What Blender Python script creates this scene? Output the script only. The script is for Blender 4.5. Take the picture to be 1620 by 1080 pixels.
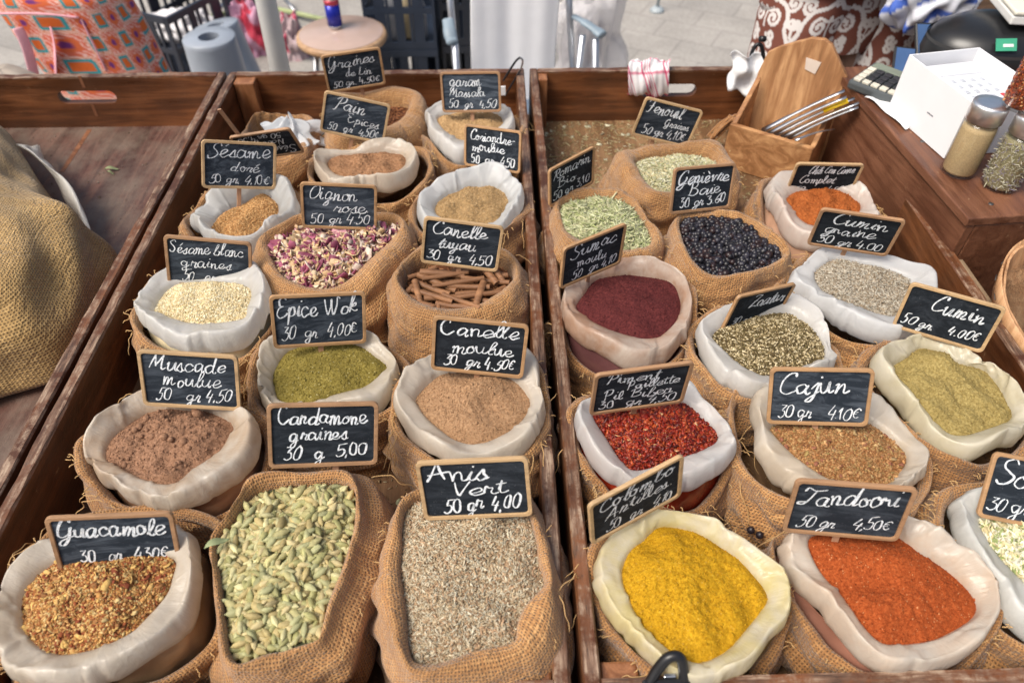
import bpy, bmesh, math, random
import numpy as np
from mathutils import Vector, Matrix

for o in list(bpy.data.objects): bpy.data.objects.remove(o)
SC = bpy.context.scene; COL = SC.collection
rng = np.random.default_rng(7); random.seed(7)

# ------------------------------------------------------------------ camera
F_, CX, CY = 1150.0, 810.0, 540.0
TH, PS, HC = math.radians(46.1), math.radians(1.38), 1.58
FW = np.array([math.sin(PS)*math.cos(TH), math.cos(PS)*math.cos(TH), -math.sin(TH)])
RT = np.array([math.cos(PS), -math.sin(PS), 0.0]); UP = np.cross(RT, FW)
CP = np.array([0, 0, HC])
cd = bpy.data.cameras.new('camera'); cam = bpy.data.objects.new('camera', cd); COL.objects.link(cam)
cam.matrix_world = Matrix(((RT[0], UP[0], -FW[0], 0), (RT[1], UP[1], -FW[1], 0), (RT[2], UP[2], -FW[2], HC), (0, 0, 0, 1)))
cd.sensor_width = 36; cd.lens = 36*F_/1620; cd.clip_start = .02; cd.clip_end = 500
cd.dof.use_dof = True; cd.dof.focus_distance = 0.88; cd.dof.aperture_fstop = 5.0
SC.camera = cam

# ------------------------------------------------------------------ sky, sun, exposure
SUN_EL, SUN_AZ = math.radians(56), math.radians(242)      # azimuth measured from +Y clockwise
w = bpy.data.worlds.new('World'); SC.world = w; w.use_nodes = True
nt = w.node_tree; nt.nodes.clear()
sky = nt.nodes.new('ShaderNodeTexSky'); sky.sky_type = 'NISHITA'; sky.sun_disc = False
sky.sun_elevation = SUN_EL; sky.sun_rotation = SUN_AZ
sky.dust_density = 6.0; sky.air_density = 1.0; sky.ozone_density = .6
bg = nt.nodes.new('ShaderNodeBackground'); bg.inputs[1].default_value = 0.125
wo = nt.nodes.new('ShaderNodeOutputWorld'); hz = nt.nodes.new('ShaderNodeMix'); hz.data_type = 'RGBA'; hz.blend_type = 'MULTIPLY'; hz.inputs[0].default_value = 1; hz.inputs[7].default_value = (1.0, 1.0, .97, 1); nt.links.new(sky.outputs[0], hz.inputs[6]); nt.links.new(hz.outputs[2], bg.inputs[0]); nt.links.new(bg.outputs[0], wo.inputs[0])
sd = bpy.data.lights.new('sun', 'SUN'); sd.energy = 2.7; sd.angle = math.radians(30); sd.color = (1.0, .955, .89)
so = bpy.data.objects.new('sun', sd); COL.objects.link(so)
sdir = Vector((math.sin(SUN_AZ)*math.cos(SUN_EL), math.cos(SUN_AZ)*math.cos(SUN_EL), math.sin(SUN_EL)))
so.rotation_euler = sdir.to_track_quat('Z', 'Y').to_euler()
SC.view_settings.view_transform = 'Standard'; SC.view_settings.look = 'None'
SC.view_settings.exposure = 0.24; SC.view_settings.gamma = 1

# ------------------------------------------------------------------ helpers
def ray(x, y): return FW + RT*(x-CX)/F_ - UP*(y-CY)/F_
def P(x, y, z):
    r = ray(x, y); return CP + r*(z-HC)/r[2]
def PY(x, y, Y):
    r = ray(x, y); return CP + r*(Y/r[1])

def tag(o, label=None, cat=None, group=None, kind=None):
    if label: o['label'] = label
    if cat: o['category'] = cat
    if group: o['group'] = group
    if kind: o['kind'] = kind
    return o
def empty(name, loc, label=None, cat=None, group=None, kind=None):
    o = bpy.data.objects.new(name, None); COL.objects.link(o); o.location = [float(v) for v in loc]; o.empty_display_size = .02
    return tag(o, label, cat, group, kind)
def wloc(o):
    l = np.zeros(3)
    while o is not None: l = l+np.array(o.location); o = o.parent
    return l

class G:
    """collects geometry (vertices, faces, per-loop uv, per-vertex colour) of one mesh object"""
    def __init__(s): s.V = []; s.F = []; s.UV = []; s.C = []; s.n = 0; s.MI = []
    def add(s, V, F, uv=None, col=None, mi=0):
        V = np.asarray(V, float).reshape(-1, 3); s.V.append(V)
        F = [tuple(int(i)+s.n for i in f) for f in F]; s.F += F
        s.UV.append(np.zeros((sum(len(f) for f in F), 2)) if uv is None else np.asarray(uv, float))
        s.C.append(np.ones((len(V), 3))*.5 if col is None else np.broadcast_to(np.asarray(col, float), (len(V), 3)))
        s.MI += [mi]*len(F)
        s.n += len(V); return s
    def build(s, name, mats, parent=None, smooth=True, loc=None, bevel=0, usecol=False, subsurf=0):
        V = np.concatenate(s.V); base = wloc(parent) if parent else np.zeros(3)
        own = np.zeros(3)
        if loc is not None and parent is None: own = np.asarray(loc, float)
        V = V-base-own
        me = bpy.data.meshes.new(name); nf = len(s.F)
        lens = np.array([len(f) for f in s.F], np.int32); loops = np.array([i for f in s.F for i in f], np.int32)
        me.vertices.add(len(V)); me.vertices.foreach_set('co', V.astype(np.float32).ravel())
        me.loops.add(len(loops)); me.loops.foreach_set('vertex_index', loops)
        st = np.concatenate([[0], np.cumsum(lens)[:-1]]).astype(np.int32)
        me.polygons.add(nf); me.polygons.foreach_set('loop_start', st); me.polygons.foreach_set('loop_total', lens)
        me.polygons.foreach_set('use_smooth', np.full(nf, smooth))
        mats = mats if isinstance(mats, list) else [mats]
        for m in mats: me.materials.append(m)
        if len(mats) > 1: me.polygons.foreach_set('material_index', np.array(s.MI, np.int32))
        me.update(calc_edges=True)
        uvl = me.uv_layers.new(name='UVMap'); uvl.data.foreach_set('uv', np.concatenate(s.UV).astype(np.float32).ravel())
        if usecol:
            ca = me.color_attributes.new('Col', 'FLOAT_COLOR', 'POINT')
            c = np.concatenate(s.C); ca.data.foreach_set('color', np.hstack([c, np.ones((len(c), 1))]).astype(np.float32).ravel())
        me.validate()
        o = bpy.data.objects.new(name, me); COL.objects.link(o); o.location = own.tolist()
        if parent: o.parent = parent
        if bevel:
            b = o.modifiers.new('Bevel', 'BEVEL'); b.width = bevel; b.segments = 2; b.limit_method = 'ANGLE'
        if subsurf:
            b = o.modifiers.new('Subsurf', 'SUBSURF'); b.levels = b.render_levels = subsurf
        return o

BF = [(0, 3, 2, 1), (4, 5, 6, 7), (0, 1, 5, 4), (1, 2, 6, 5), (2, 3, 7, 6), (3, 0, 4, 7)]
def box(g, a, b, R=None, c=None, col=None, mi=0):
    (x0, y0, z0), (x1, y1, z1) = a, b
    V = np.array([(x0, y0, z0), (x1, y0, z0), (x1, y1, z0), (x0, y1, z0), (x0, y0, z1), (x1, y0, z1), (x1, y1, z1), (x0, y1, z1)], float)
    if R is not None: V = V@np.asarray(R).T
    if c is not None: V = V+np.asarray(c)
    return g.add(V, BF, col=col, mi=mi)
def hexa(g, bot, top, col=None):
    return g.add(np.vstack([bot, top]), BF, col=col)
def tube(g, pts, r, n=8, cap=True, col=None, flat=1.0):
    pts = np.asarray(pts, float); K = len(pts); r = np.broadcast_to(r, (K,))
    T = np.gradient(pts, axis=0); T /= np.linalg.norm(T, axis=1)[:, None]+1e-12
    u = np.cross(T[0], [0, 0, 1.]);
    if np.linalg.norm(u) < 1e-3: u = np.array([1., 0, 0])
    V = []
    for k in range(K):
        u = u-T[k]*(u@T[k]); u /= np.linalg.norm(u); v = np.cross(T[k], u)
        a = np.arange(n)*2*math.pi/n
        V.append(pts[k]+r[k]*(np.cos(a)[:, None]*u+flat*np.sin(a)[:, None]*v))
    V = np.vstack(V); Fc = [(k*n+j, k*n+(j+1) % n, (k+1)*n+(j+1) % n, (k+1)*n+j) for k in range(K-1) for j in range(n)]
    if cap: Fc += [tuple(range(n))[::-1], tuple((K-1)*n+j for j in range(n))]
    return g.add(V, Fc, col=col)
def lathe(g, c, prof, n=40, col=None, axis=None):
    """prof: list of (radius, height along axis)"""
    c = np.asarray(c, float); a = np.arange(n)*2*math.pi/n
    if axis is None: X, Y, Z = np.eye(3)
    else:
        Z = np.asarray(axis, float); Z = Z/np.linalg.norm(Z); X = np.cross([0, 1, 0.01], Z); X /= np.linalg.norm(X); Y = np.cross(Z, X)
    V = []
    for r, h in prof: V.append(c+h*Z+r*(np.cos(a)[:, None]*X+np.sin(a)[:, None]*Y))
    K = len(prof); V = np.vstack(V)
    Fc = [(k*n+j, k*n+(j+1) % n, (k+1)*n+(j+1) % n, (k+1)*n+j) for k in range(K-1) for j in range(n)]
    if prof[0][0] > 1e-6 and prof[0] != prof[-1]: Fc.append(tuple(range(n))[::-1])
    if prof[-1][0] > 1e-6 and prof[0] != prof[-1]: Fc.append(tuple((K-1)*n+j for j in range(n)))
    return g.add(V, Fc, col=col)
def rings(g, R, closed=True, vscale=None, col=None, flip=False, mi=0):
    """R: (K,N,3) rings -> quad grid with metric uv"""
    R = np.asarray(R, float); K, N, _ = R.shape
    d = np.linalg.norm(np.diff(np.concatenate([R, R[:, :1]], 1), axis=1), axis=2).mean(0)
    u = np.concatenate([[0], np.cumsum(d)])
    v = np.concatenate([[0], np.cumsum(np.linalg.norm(np.diff(R, axis=0), axis=2).mean(1))])
    Fc = []; uv = []
    M = N if closed else N-1
    for k in range(K-1):
        for j in range(M):
            j1 = (j+1) % N
            q = [(k*N+j, u[j], v[k]), (k*N+j1, u[j+1], v[k]), ((k+1)*N+j1, u[j+1], v[k+1]), ((k+1)*N+j, u[j], v[k+1])]
            if flip: q = q[::-1]
            Fc.append(tuple(t[0] for t in q)); uv += [(t[1], t[2]) for t in q]
    return g.add(R.reshape(-1, 3), Fc, uv=uv, col=None if col is None else np.asarray(col).reshape(-1, 3) if np.ndim(col) > 1 else col, mi=mi)
def catmull(p, m=12, closed=True):
    p = np.asarray(p, float); n = len(p); out = []
    for i in range(n if closed else n-1):
        a, b, c, d = (p[(i-1) % n], p[i], p[(i+1) % n], p[(i+2) % n]) if closed else (p[max(i-1, 0)], p[i], p[i+1], p[min(i+2, n-1)])
        t = np.linspace(0, 1, m, endpoint=False)[:, None]
        out.append(.5*(2*b+(c-a)*t+(2*a-5*b+4*c-d)*t**2+(3*b-a-3*c+d)*t**3))
    out = np.vstack(out)
    return out if closed else np.vstack([out, p[-1]])
def rotz(a): c, s = math.cos(a), math.sin(a); return np.array([[c, -s, 0], [s, c, 0], [0, 0, 1]])
def rotx(a): c, s = math.cos(a), math.sin(a); return np.array([[1, 0, 0], [0, c, -s], [0, s, c]])
def snoise(seed, n=10, fmin=1, fmax=8):
    """smooth noise, periodic in its first coordinate"""
    q = np.random.default_rng(seed); fu = q.integers(fmin, fmax+1, n); fv = q.uniform(-1, 1, n)*fmax*.5; ph = q.uniform(0, 6.28, n); am = 1/np.sqrt(fu); am = am/np.sqrt((am**2).sum()/2)
    return lambda t, s: (am*np.sin(np.multiply.outer(t, fu)+np.multiply.outer(s, fv)+ph)).sum(-1)
def pnoise(seed, wl, n=14):
    """smooth noise over the plane with wavelength about wl metres"""
    q = np.random.default_rng(seed); a = q.uniform(0, 6.28, n); k = 2*math.pi/wl*q.uniform(.6, 1.5, n); ph = q.uniform(0, 6.28, n)
    kx, ky = k*np.cos(a), k*np.sin(a)
    return lambda x, y: np.sin(np.multiply.outer(x, kx)+np.multiply.outer(y, ky)+ph).sum(-1)/math.sqrt(n/2)

# ------------------------------------------------------------------ materials
class NT:
    def __init__(s, name):
        s.m = bpy.data.materials.new(name); s.m.use_nodes = True; s.t = s.m.node_tree; s.b = s.t.nodes['Principled BSDF']; s.out = s.t.nodes['Material Output']
    def n(s, ty, **kw):
        nd = s.t.nodes.new('ShaderNode'+ty)
        for k, v in kw.items():
            if k.startswith('i_'):
                key = k[2:]; nd.inputs[int(key) if key.isdigit() else key].default_value = v
            else: setattr(nd, k, v)
        return nd
    def l(s, a, b): s.t.links.new(a, b); return s
    def coord(s, out='Object', scale=(1, 1, 1)):
        tc = s.n('TexCoord'); mp = s.n('Mapping'); mp.inputs['Scale'].default_value = scale; s.l(tc.outputs[out], mp.inputs[0]); return mp.outputs[0]
    def noise(s, vec, scale, detail=4, rough=.55, dist=0):
        nd = s.n('TexNoise'); nd.inputs['Scale'].default_value = scale; nd.inputs['Detail'].default_value = detail; nd.inputs['Roughness'].default_value = rough; nd.inputs['Distortion'].default_value = dist
        s.l(vec, nd.inputs['Vector']); return nd.outputs['Fac']
    def ramp(s, fac, stops):
        nd = s.n('ValToRGB'); cr = nd.color_ramp
        while len(cr.elements) < len(stops): cr.elements.new(.5)
        for e, (p, c) in zip(cr.elements, stops): e.position = p; e.color = (*c, 1) if len(c) == 3 else c
        s.l(fac, nd.inputs[0]); return nd.outputs[0]
    def math(s, op, a, b=None, clamp=False):
        nd = s.n('Math', operation=op, use_clamp=clamp)
        for i, v in enumerate((a, b)):
            if v is None: continue
            if isinstance(v, (int, float)): nd.inputs[i].default_value = v
            else: s.l(v, nd.inputs[i])
        return nd.outputs[0]
    def mix(s, f, a, b, mode='MIX'):
        nd = s.n('Mix', data_type='RGBA', blend_type=mode)
        for i, v in ((0, f), (6, a), (7, b)):
            if isinstance(v, (int, float)): nd.inputs[i].default_value = v
            elif isinstance(v, tuple): nd.inputs[i].default_value = (*v, 1)
            else: s.l(v, nd.inputs[i])
        return nd.outputs[2]
    def base(s, c):
        if isinstance(c, tuple): s.b.inputs['Base Color'].default_value = (*c, 1)
        else: s.l(c, s.b.inputs['Base Color'])
    def set(s, **kw):
        for k, v in kw.items(): s.b.inputs[k.replace('_', ' ')].default_value = v
    def bump(s, h, strength=.5, dist=.002):
        nd = s.n('Bump'); nd.inputs['Strength'].default_value = strength; nd.inputs['Distance'].default_value = dist
        s.l(h, nd.inputs['Height']); s.l(nd.outputs[0], s.b.inputs['Normal'])
_mc = {}
def cached(f):
    def w_(*a, **k):
        key = (f.__name__, a, tuple(sorted(k.items())))
        if key not in _mc: _mc[key] = f(*a, **k)
        return _mc[key]
    return w_
@cached
def m_plain(name, col, rough=.5, metal=0.0, var=.12, bump=0.0, bs=200.0, trans=0.0, coat=0.0):
    t = NT(name); v = t.coord(); n = t.noise(v, 18, 5)
    a = tuple(c*(1-var) for c in col); b = tuple(min(1, c*(1+var)) for c in col)
    t.base(t.ramp(n, [(.3, a), (.7, b)])); t.set(Roughness=rough, Metallic=metal)
    if coat: t.set(Coat_Weight=coat)
    if trans: t.set(Transmission_Weight=trans)
    if bump: t.bump(t.noise(v, bs, 3), bump, .001)
    return t.m
@cached
def m_wood(name, dark, light, axis='y', gloss=.45, wear=.5, rimz=9.0, wearcol=(.42, .27, .15), grey=0.0):
    t = NT(name); sc = {'x': (2, 26, 26), 'y': (26, 2, 26), 'z': (26, 26, 2)}[axis]
    v = t.coord('Object', sc); v1 = t.coord('Object')
    g1 = t.noise(v, 1.6, 6, .65, 1.2); g2 = t.noise(v, 9, 4, .7); big = t.noise(v1, 7, 3)
    f = t.math('ADD', t.math('MULTIPLY', g1, .65), t.math('MULTIPLY', big, .35))
    c = t.ramp(f, [(.32, tuple(x*.55 for x in dark)), (.46, dark), (.62, light)])
    c = t.mix(t.math('MULTIPLY', t.ramp(g2, [(.55, (0, 0, 0)), (.75, (1, 1, 1))]), .35), c, tuple(x*.4 for x in dark))
    if grey: c = t.mix(t.math('MULTIPLY', t.ramp(t.noise(v1, 11, 5, .7), [(.4, (0, 0, 0)), (.65, (1, 1, 1))]), grey), c, (.17, .13, .10))
    # knocks and chips in the varnish: bare paler wood, mostly along the rim
    wn = t.noise(v1, 55, 6, .7, .4)
    chips = t.ramp(wn, [(.66, (0, 0, 0)), (.70, (1, 1, 1))])
    c = t.mix(t.math('MULTIPLY', chips, wear*.7), c, wearcol)
    if rimz < 9:
        sp = t.n('SeparateXYZ'); t.l(v1, sp.inputs[0])
        rim = t.math('MULTIPLY', t.math('SUBTRACT', sp.outputs[2], rimz-.004), 400, True)
        worn = t.ramp(t.noise(v1, 38, 6, .75), [(.42, (0, 0, 0)), (.56, (1, 1, 1))])
        c = t.mix(t.math('MULTIPLY', t.math('MULTIPLY', rim, worn), .9), c, t.ramp(g2, [(.34, (.05, .03, .02)), (.5, (.19, .11, .07)), (.66, (.42, .31, .22))]))
    t.base(c); t.l(t.ramp(g1, [(.3, (gloss-.12,)*3), (.7, (gloss+.18,)*3)]), t.b.inputs['Roughness'])
    t.bump(t.math('ADD', g2, t.math('MULTIPLY', wn, .7)), .5, .0015)
    return t.m
@cached
def m_burlap(name, c1=(.40, .20, .07), c2=(.58, .33, .14), per=.0033, hole=.8):
    t = NT(name); tc = t.n('TexCoord'); uv = tc.outputs['UV']
    wob = t.n('TexNoise'); wob.inputs['Scale'].default_value = 45; wob.inputs['Detail'].default_value = 2; t.l(uv, wob.inputs['Vector'])
    sc = t.n('VectorMath', operation='SCALE'); t.l(wob.outputs['Color'], sc.inputs[0]); sc.inputs['Scale'].default_value = .0034
    ad = t.n('VectorMath', operation='ADD'); t.l(uv, ad.inputs[0]); t.l(sc.outputs[0], ad.inputs[1])
    sp = t.n('SeparateXYZ'); t.l(ad.outputs[0], sp.inputs[0])
    k = math.pi/per
    su = t.math('SINE', t.math('MULTIPLY', sp.outputs[0], k)); sv = t.math('SINE', t.math('MULTIPLY', sp.outputs[1], k))
    au = t.math('ABSOLUTE', su); av = t.math('ABSOLUTE', sv)
    over = t.math('MULTIPLY', su, sv)                                   # which thread runs on top
    h = t.math('ADD', t.math('MULTIPLY', t.math('MAXIMUM', au, av), .8), t.math('MULTIPLY', over, .22))
    # threads of differing thickness and colour
    cu = t.n('CombineXYZ'); t.l(t.math('MULTIPLY', sp.outputs[0], 1/per), cu.inputs[0]); t.l(t.math('MULTIPLY', sp.outputs[1], 18.), cu.inputs[1])
    cv = t.n('CombineXYZ'); t.l(t.math('MULTIPLY', sp.outputs[0], 18.), cv.inputs[0]); t.l(t.math('MULTIPLY', sp.outputs[1], 1/per), cv.inputs[1]); cv.inputs[2].default_value = 7
    nu = t.noise(cu.outputs[0], 1.0, 3); nv = t.noise(cv.outputs[0], 1.0, 3)
    tn = t.mix(t.math('MULTIPLY', t.math('ADD', over, 1), .5), nu, nv)
    big = t.noise(t.coord(), 14, 4)
    c = t.ramp(tn, [(.28, tuple(x*.8 for x in c1)), (.45, c1), (.62, c2), (.8, tuple(min(1, x*1.15) for x in c2))])
    c = t.mix(t.math('MULTIPLY', t.ramp(big, [(.38, (0, 0, 0)), (.62, (1, 1, 1))]), .5), c, tuple(x*.66 for x in c1))
    gap = t.ramp(t.math('MAXIMUM', au, av), [(.46, (1, 1, 1)), (.80, (0, 0, 0))])
    c = t.mix(t.math('MULTIPLY', gap, hole), c, (.075, .035, .012))
    t.base(c); t.set(Roughness=.9, Sheen_Weight=.25)
    t.bump(t.math('ADD', h, t.math('MULTIPLY', tn, .5)), .9, .0013)
    # slack in the cloth: creases a centimetre or two apart
    mw_ = t.n('Mapping'); mw_.inputs['Scale'].default_value = (34, 62, 1); mw_.inputs['Rotation'].default_value = (0, 0, .3); t.l(uv, mw_.inputs[0])
    cn = t.math('ABSOLUTE', t.math('SUBTRACT', t.noise(mw_.outputs[0], 1.0, 3, .5, .9), .5))
    b0 = [n_ for n_ in t.t.nodes if n_.bl_idname == 'ShaderNodeBump'][0]; b2 = t.n('Bump'); b2.inputs['Strength'].default_value = .55; b2.inputs['Distance'].default_value = .012; t.l(cn, b2.inputs['Height']); t.l(b2.outputs[0], b0.inputs['Normal'])
    return t.m
@cached
def m_liner(name, base=(.76, .71, .63), stain=(.6, .45, .3), amt=.3, clear=.0):
    t = NT(name); v = t.coord(); n = t.noise(v, 22, 5, .6, .6); n2 = t.noise(v, 70, 4, .7)
    f = t.ramp(n, [(.36, (0, 0, 0)), (.64, (1, 1, 1))])
    c = t.mix(t.math('MULTIPLY', f, min(.8, amt*1.25)), base, stain)
    c = t.mix(t.math('MULTIPLY', t.ramp(n2, [(.5, (0, 0, 0)), (.8, (1, 1, 1))]), amt*.5), c, stain)
    tu = t.n('TexCoord'); su = t.n('SeparateXYZ'); t.l(tu.outputs['UV'], su.inputs[0])
    near = t.math('SUBTRACT', 1.15, t.math('MULTIPLY', su.outputs[1], 26.), True); sm = t.noise(v, 48, 5, .7, .8)
    c = t.mix(t.math('MULTIPLY', t.math('MULTIPLY', near, t.ramp(sm, [(.36, (0, 0, 0)), (.66, (1, 1, 1))])), min(.9, amt*2.4)), c, stain)
    t.base(c); t.set(Roughness=.24, Specular_IOR_Level=.6)
    tr = t.n('BsdfTranslucent'); t.l(c, tr.inputs['Color'])
    mx = t.n('MixShader'); mx.inputs[0].default_value = .46; t.l(t.b.outputs[0], mx.inputs[1]); t.l(tr.outputs[0], mx.inputs[2]); last = mx
    if clear:
        tp = t.n('BsdfTransparent'); m2 = t.n('MixShader'); m2.inputs[0].default_value = clear; t.l(last.outputs[0], m2.inputs[1]); t.l(tp.outputs[0], m2.inputs[2]); last = m2
    t.l(last.outputs[0], t.out.inputs[0])
    cr = t.n('TexVoronoi', feature='DISTANCE_TO_EDGE'); cr.inputs['Scale'].default_value = 30
    dv = t.n('TexNoise'); dv.inputs['Scale'].default_value = 20; t.l(v, dv.inputs['Vector'])
    mxv = t.n('VectorMath', operation='MULTIPLY_ADD'); t.l(dv.outputs['Color'], mxv.inputs[0]); mxv.inputs[1].default_value = (.07, .07, .07); t.l(v, mxv.inputs[2]); t.l(mxv.outputs[0], cr.inputs['Vector'])
    crease = t.math('MULTIPLY', t.math('MINIMUM', cr.outputs['Distance'], .10), 1.6)
    mu = t.n('Mapping'); mu.inputs['Scale'].default_value = (75, 22, 1); mu.inputs['Rotation'].default_value = (0, 0, .35); t.l(tu.outputs['UV'], mu.inputs[0])
    f1 = t.noise(mu.outputs[0], 1.0, 4, .6, 1.4); ridge = t.math('ABSOLUTE', t.math('SUBTRACT', f1, .5))
    t.bump(t.math('ADD', t.math('ADD', crease, t.math('MULTIPLY', n2, .3)), t.math('MULTIPLY', ridge, 2.6)), .36, .0020)
    return t.m
@cached
def m_powder(name, c, c2, fleck=None, fs=260.0, famt=.5, bump=.8):
    t = NT(name); v = t.coord(); n1 = t.noise(v, 30, 4); n2 = t.noise(v, 420, 4, .7); n3 = t.noise(v, 900, 2)
    col = t.mix(t.ramp(n2, [(.4, (0, 0, 0)), (.62, (1, 1, 1))]), tuple(x*.86 for x in c), c2)
    col = t.mix(t.math('MULTIPLY', t.ramp(n1, [(.35, (0, 0, 0)), (.7, (1, 1, 1))]), .35), col, tuple(x*.8 for x in c))
    if fleck:
        vo = t.n('TexVoronoi'); vo.inputs['Scale'].default_value = fs; t.l(v, vo.inputs['Vector'])
        ff = t.math('MULTIPLY', t.ramp(vo.outputs['Distance'], [(.18, (1, 1, 1)), (.3, (0, 0, 0))]), t.ramp(t.noise(v, fs*.55, 2), [(.55, (0, 0, 0)), (.62, (1, 1, 1))]))
        col = t.mix(t.math('MULTIPLY', ff, famt), col, fleck)
    t.base(col); t.set(Roughness=.95, Specular_IOR_Level=.15)
    t.bump(t.math('ADD', n2, t.math('ADD', t.math('MULTIPLY', n3, .5), t.math('MULTIPLY', t.noise(v, 120, 3), 1.2))), bump, .0018)
    return t.m
@cached
def m_col(name, rough=.8, spec=.2, ns=500.0, var=.3, bump=.3):
    t = NT(name); at = t.n('VertexColor', layer_name='Col'); v = t.coord(); n = t.noise(v, ns, 3)
    c = t.mix(t.ramp(n, [(.3, (1, 1, 1)), (.7, (0, 0, 0))]), at.outputs[0], tuple([1-var]*3), 'MULTIPLY')
    nd = c.node; 
    t.base(c); t.set(Roughness=rough, Specular_IOR_Level=spec); t.bump(n, bump, .0006)
    return t.m
@cached
def m_slate(name, seed=0.0, dust=.18, tint=(.010, .012, .015)):
    t = NT(name); v = t.coord('Object', (1, 1, 1)); mp = t.n('Mapping'); mp.inputs['Location'].default_value = (seed, seed*.7, 0); mp.inputs['Scale'].default_value = (12, 60, 60); t.l(v, mp.inputs[0])
    n = t.noise(mp.outputs[0], 1.6, 6, .7, 1.0); n2 = t.noise(v, 60, 5, .7)
    tint = tuple(a_+(b_-a_)*min(1, dust*1.15) for a_, b_ in zip(tint, (.040, .056, .080)))
    c = t.mix(t.math('MULTIPLY', t.ramp(n, [(.45, (0, 0, 0)), (.75, (1, 1, 1))]), dust), tint, (.28, .33, .40))
    sp = t.math('MULTIPLY', t.ramp(t.noise(v, 700, 2, .6), [(.66, (0, 0, 0)), (.72, (1, 1, 1))]), t.ramp(n2, [(.45, (0, 0, 0)), (.7, (1, 1, 1))]))
    c = t.mix(t.math('MULTIPLY', sp, .45), c, (.5, .52, .55))
    t.base(c); t.set(Roughness=.75, Specular_IOR_Level=.12); t.bump(n, .25, .0005)
    return t.m
@cached
def m_chalk(name='chalk'):
    t = NT(name); v = t.coord(); n = t.noise(v, 420, 3, .7)
    c = t.ramp(n, [(.30, (.16, .19, .23)), (.43, (.62, .67, .72)), (.62, (.88, .90, .92))])
    t.base(c); t.set(Roughness=.9, Specular_IOR_Level=.1); return t.m
def m_glass(name='clear_glass'):
    t = NT(name); t.t.nodes.remove(t.b); tp = t.n('BsdfTransparent'); tp.inputs[0].default_value = (.985, .985, .98, 1); gl = t.n('BsdfGlossy'); gl.inputs['Roughness'].default_value = .04
    fr = t.n('LayerWeight'); fr.inputs[0].default_value = .2; mx = t.n('MixShader'); t.l(t.math('ADD', t.math('MULTIPLY', t.math('POWER', fr.outputs['Facing'], 2.0), .55), .03), mx.inputs[0]); t.l(tp.outputs[0], mx.inputs[1]); t.l(gl.outputs[0], mx.inputs[2]); t.l(mx.outputs[0], t.out.inputs[0]); return t.m
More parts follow.
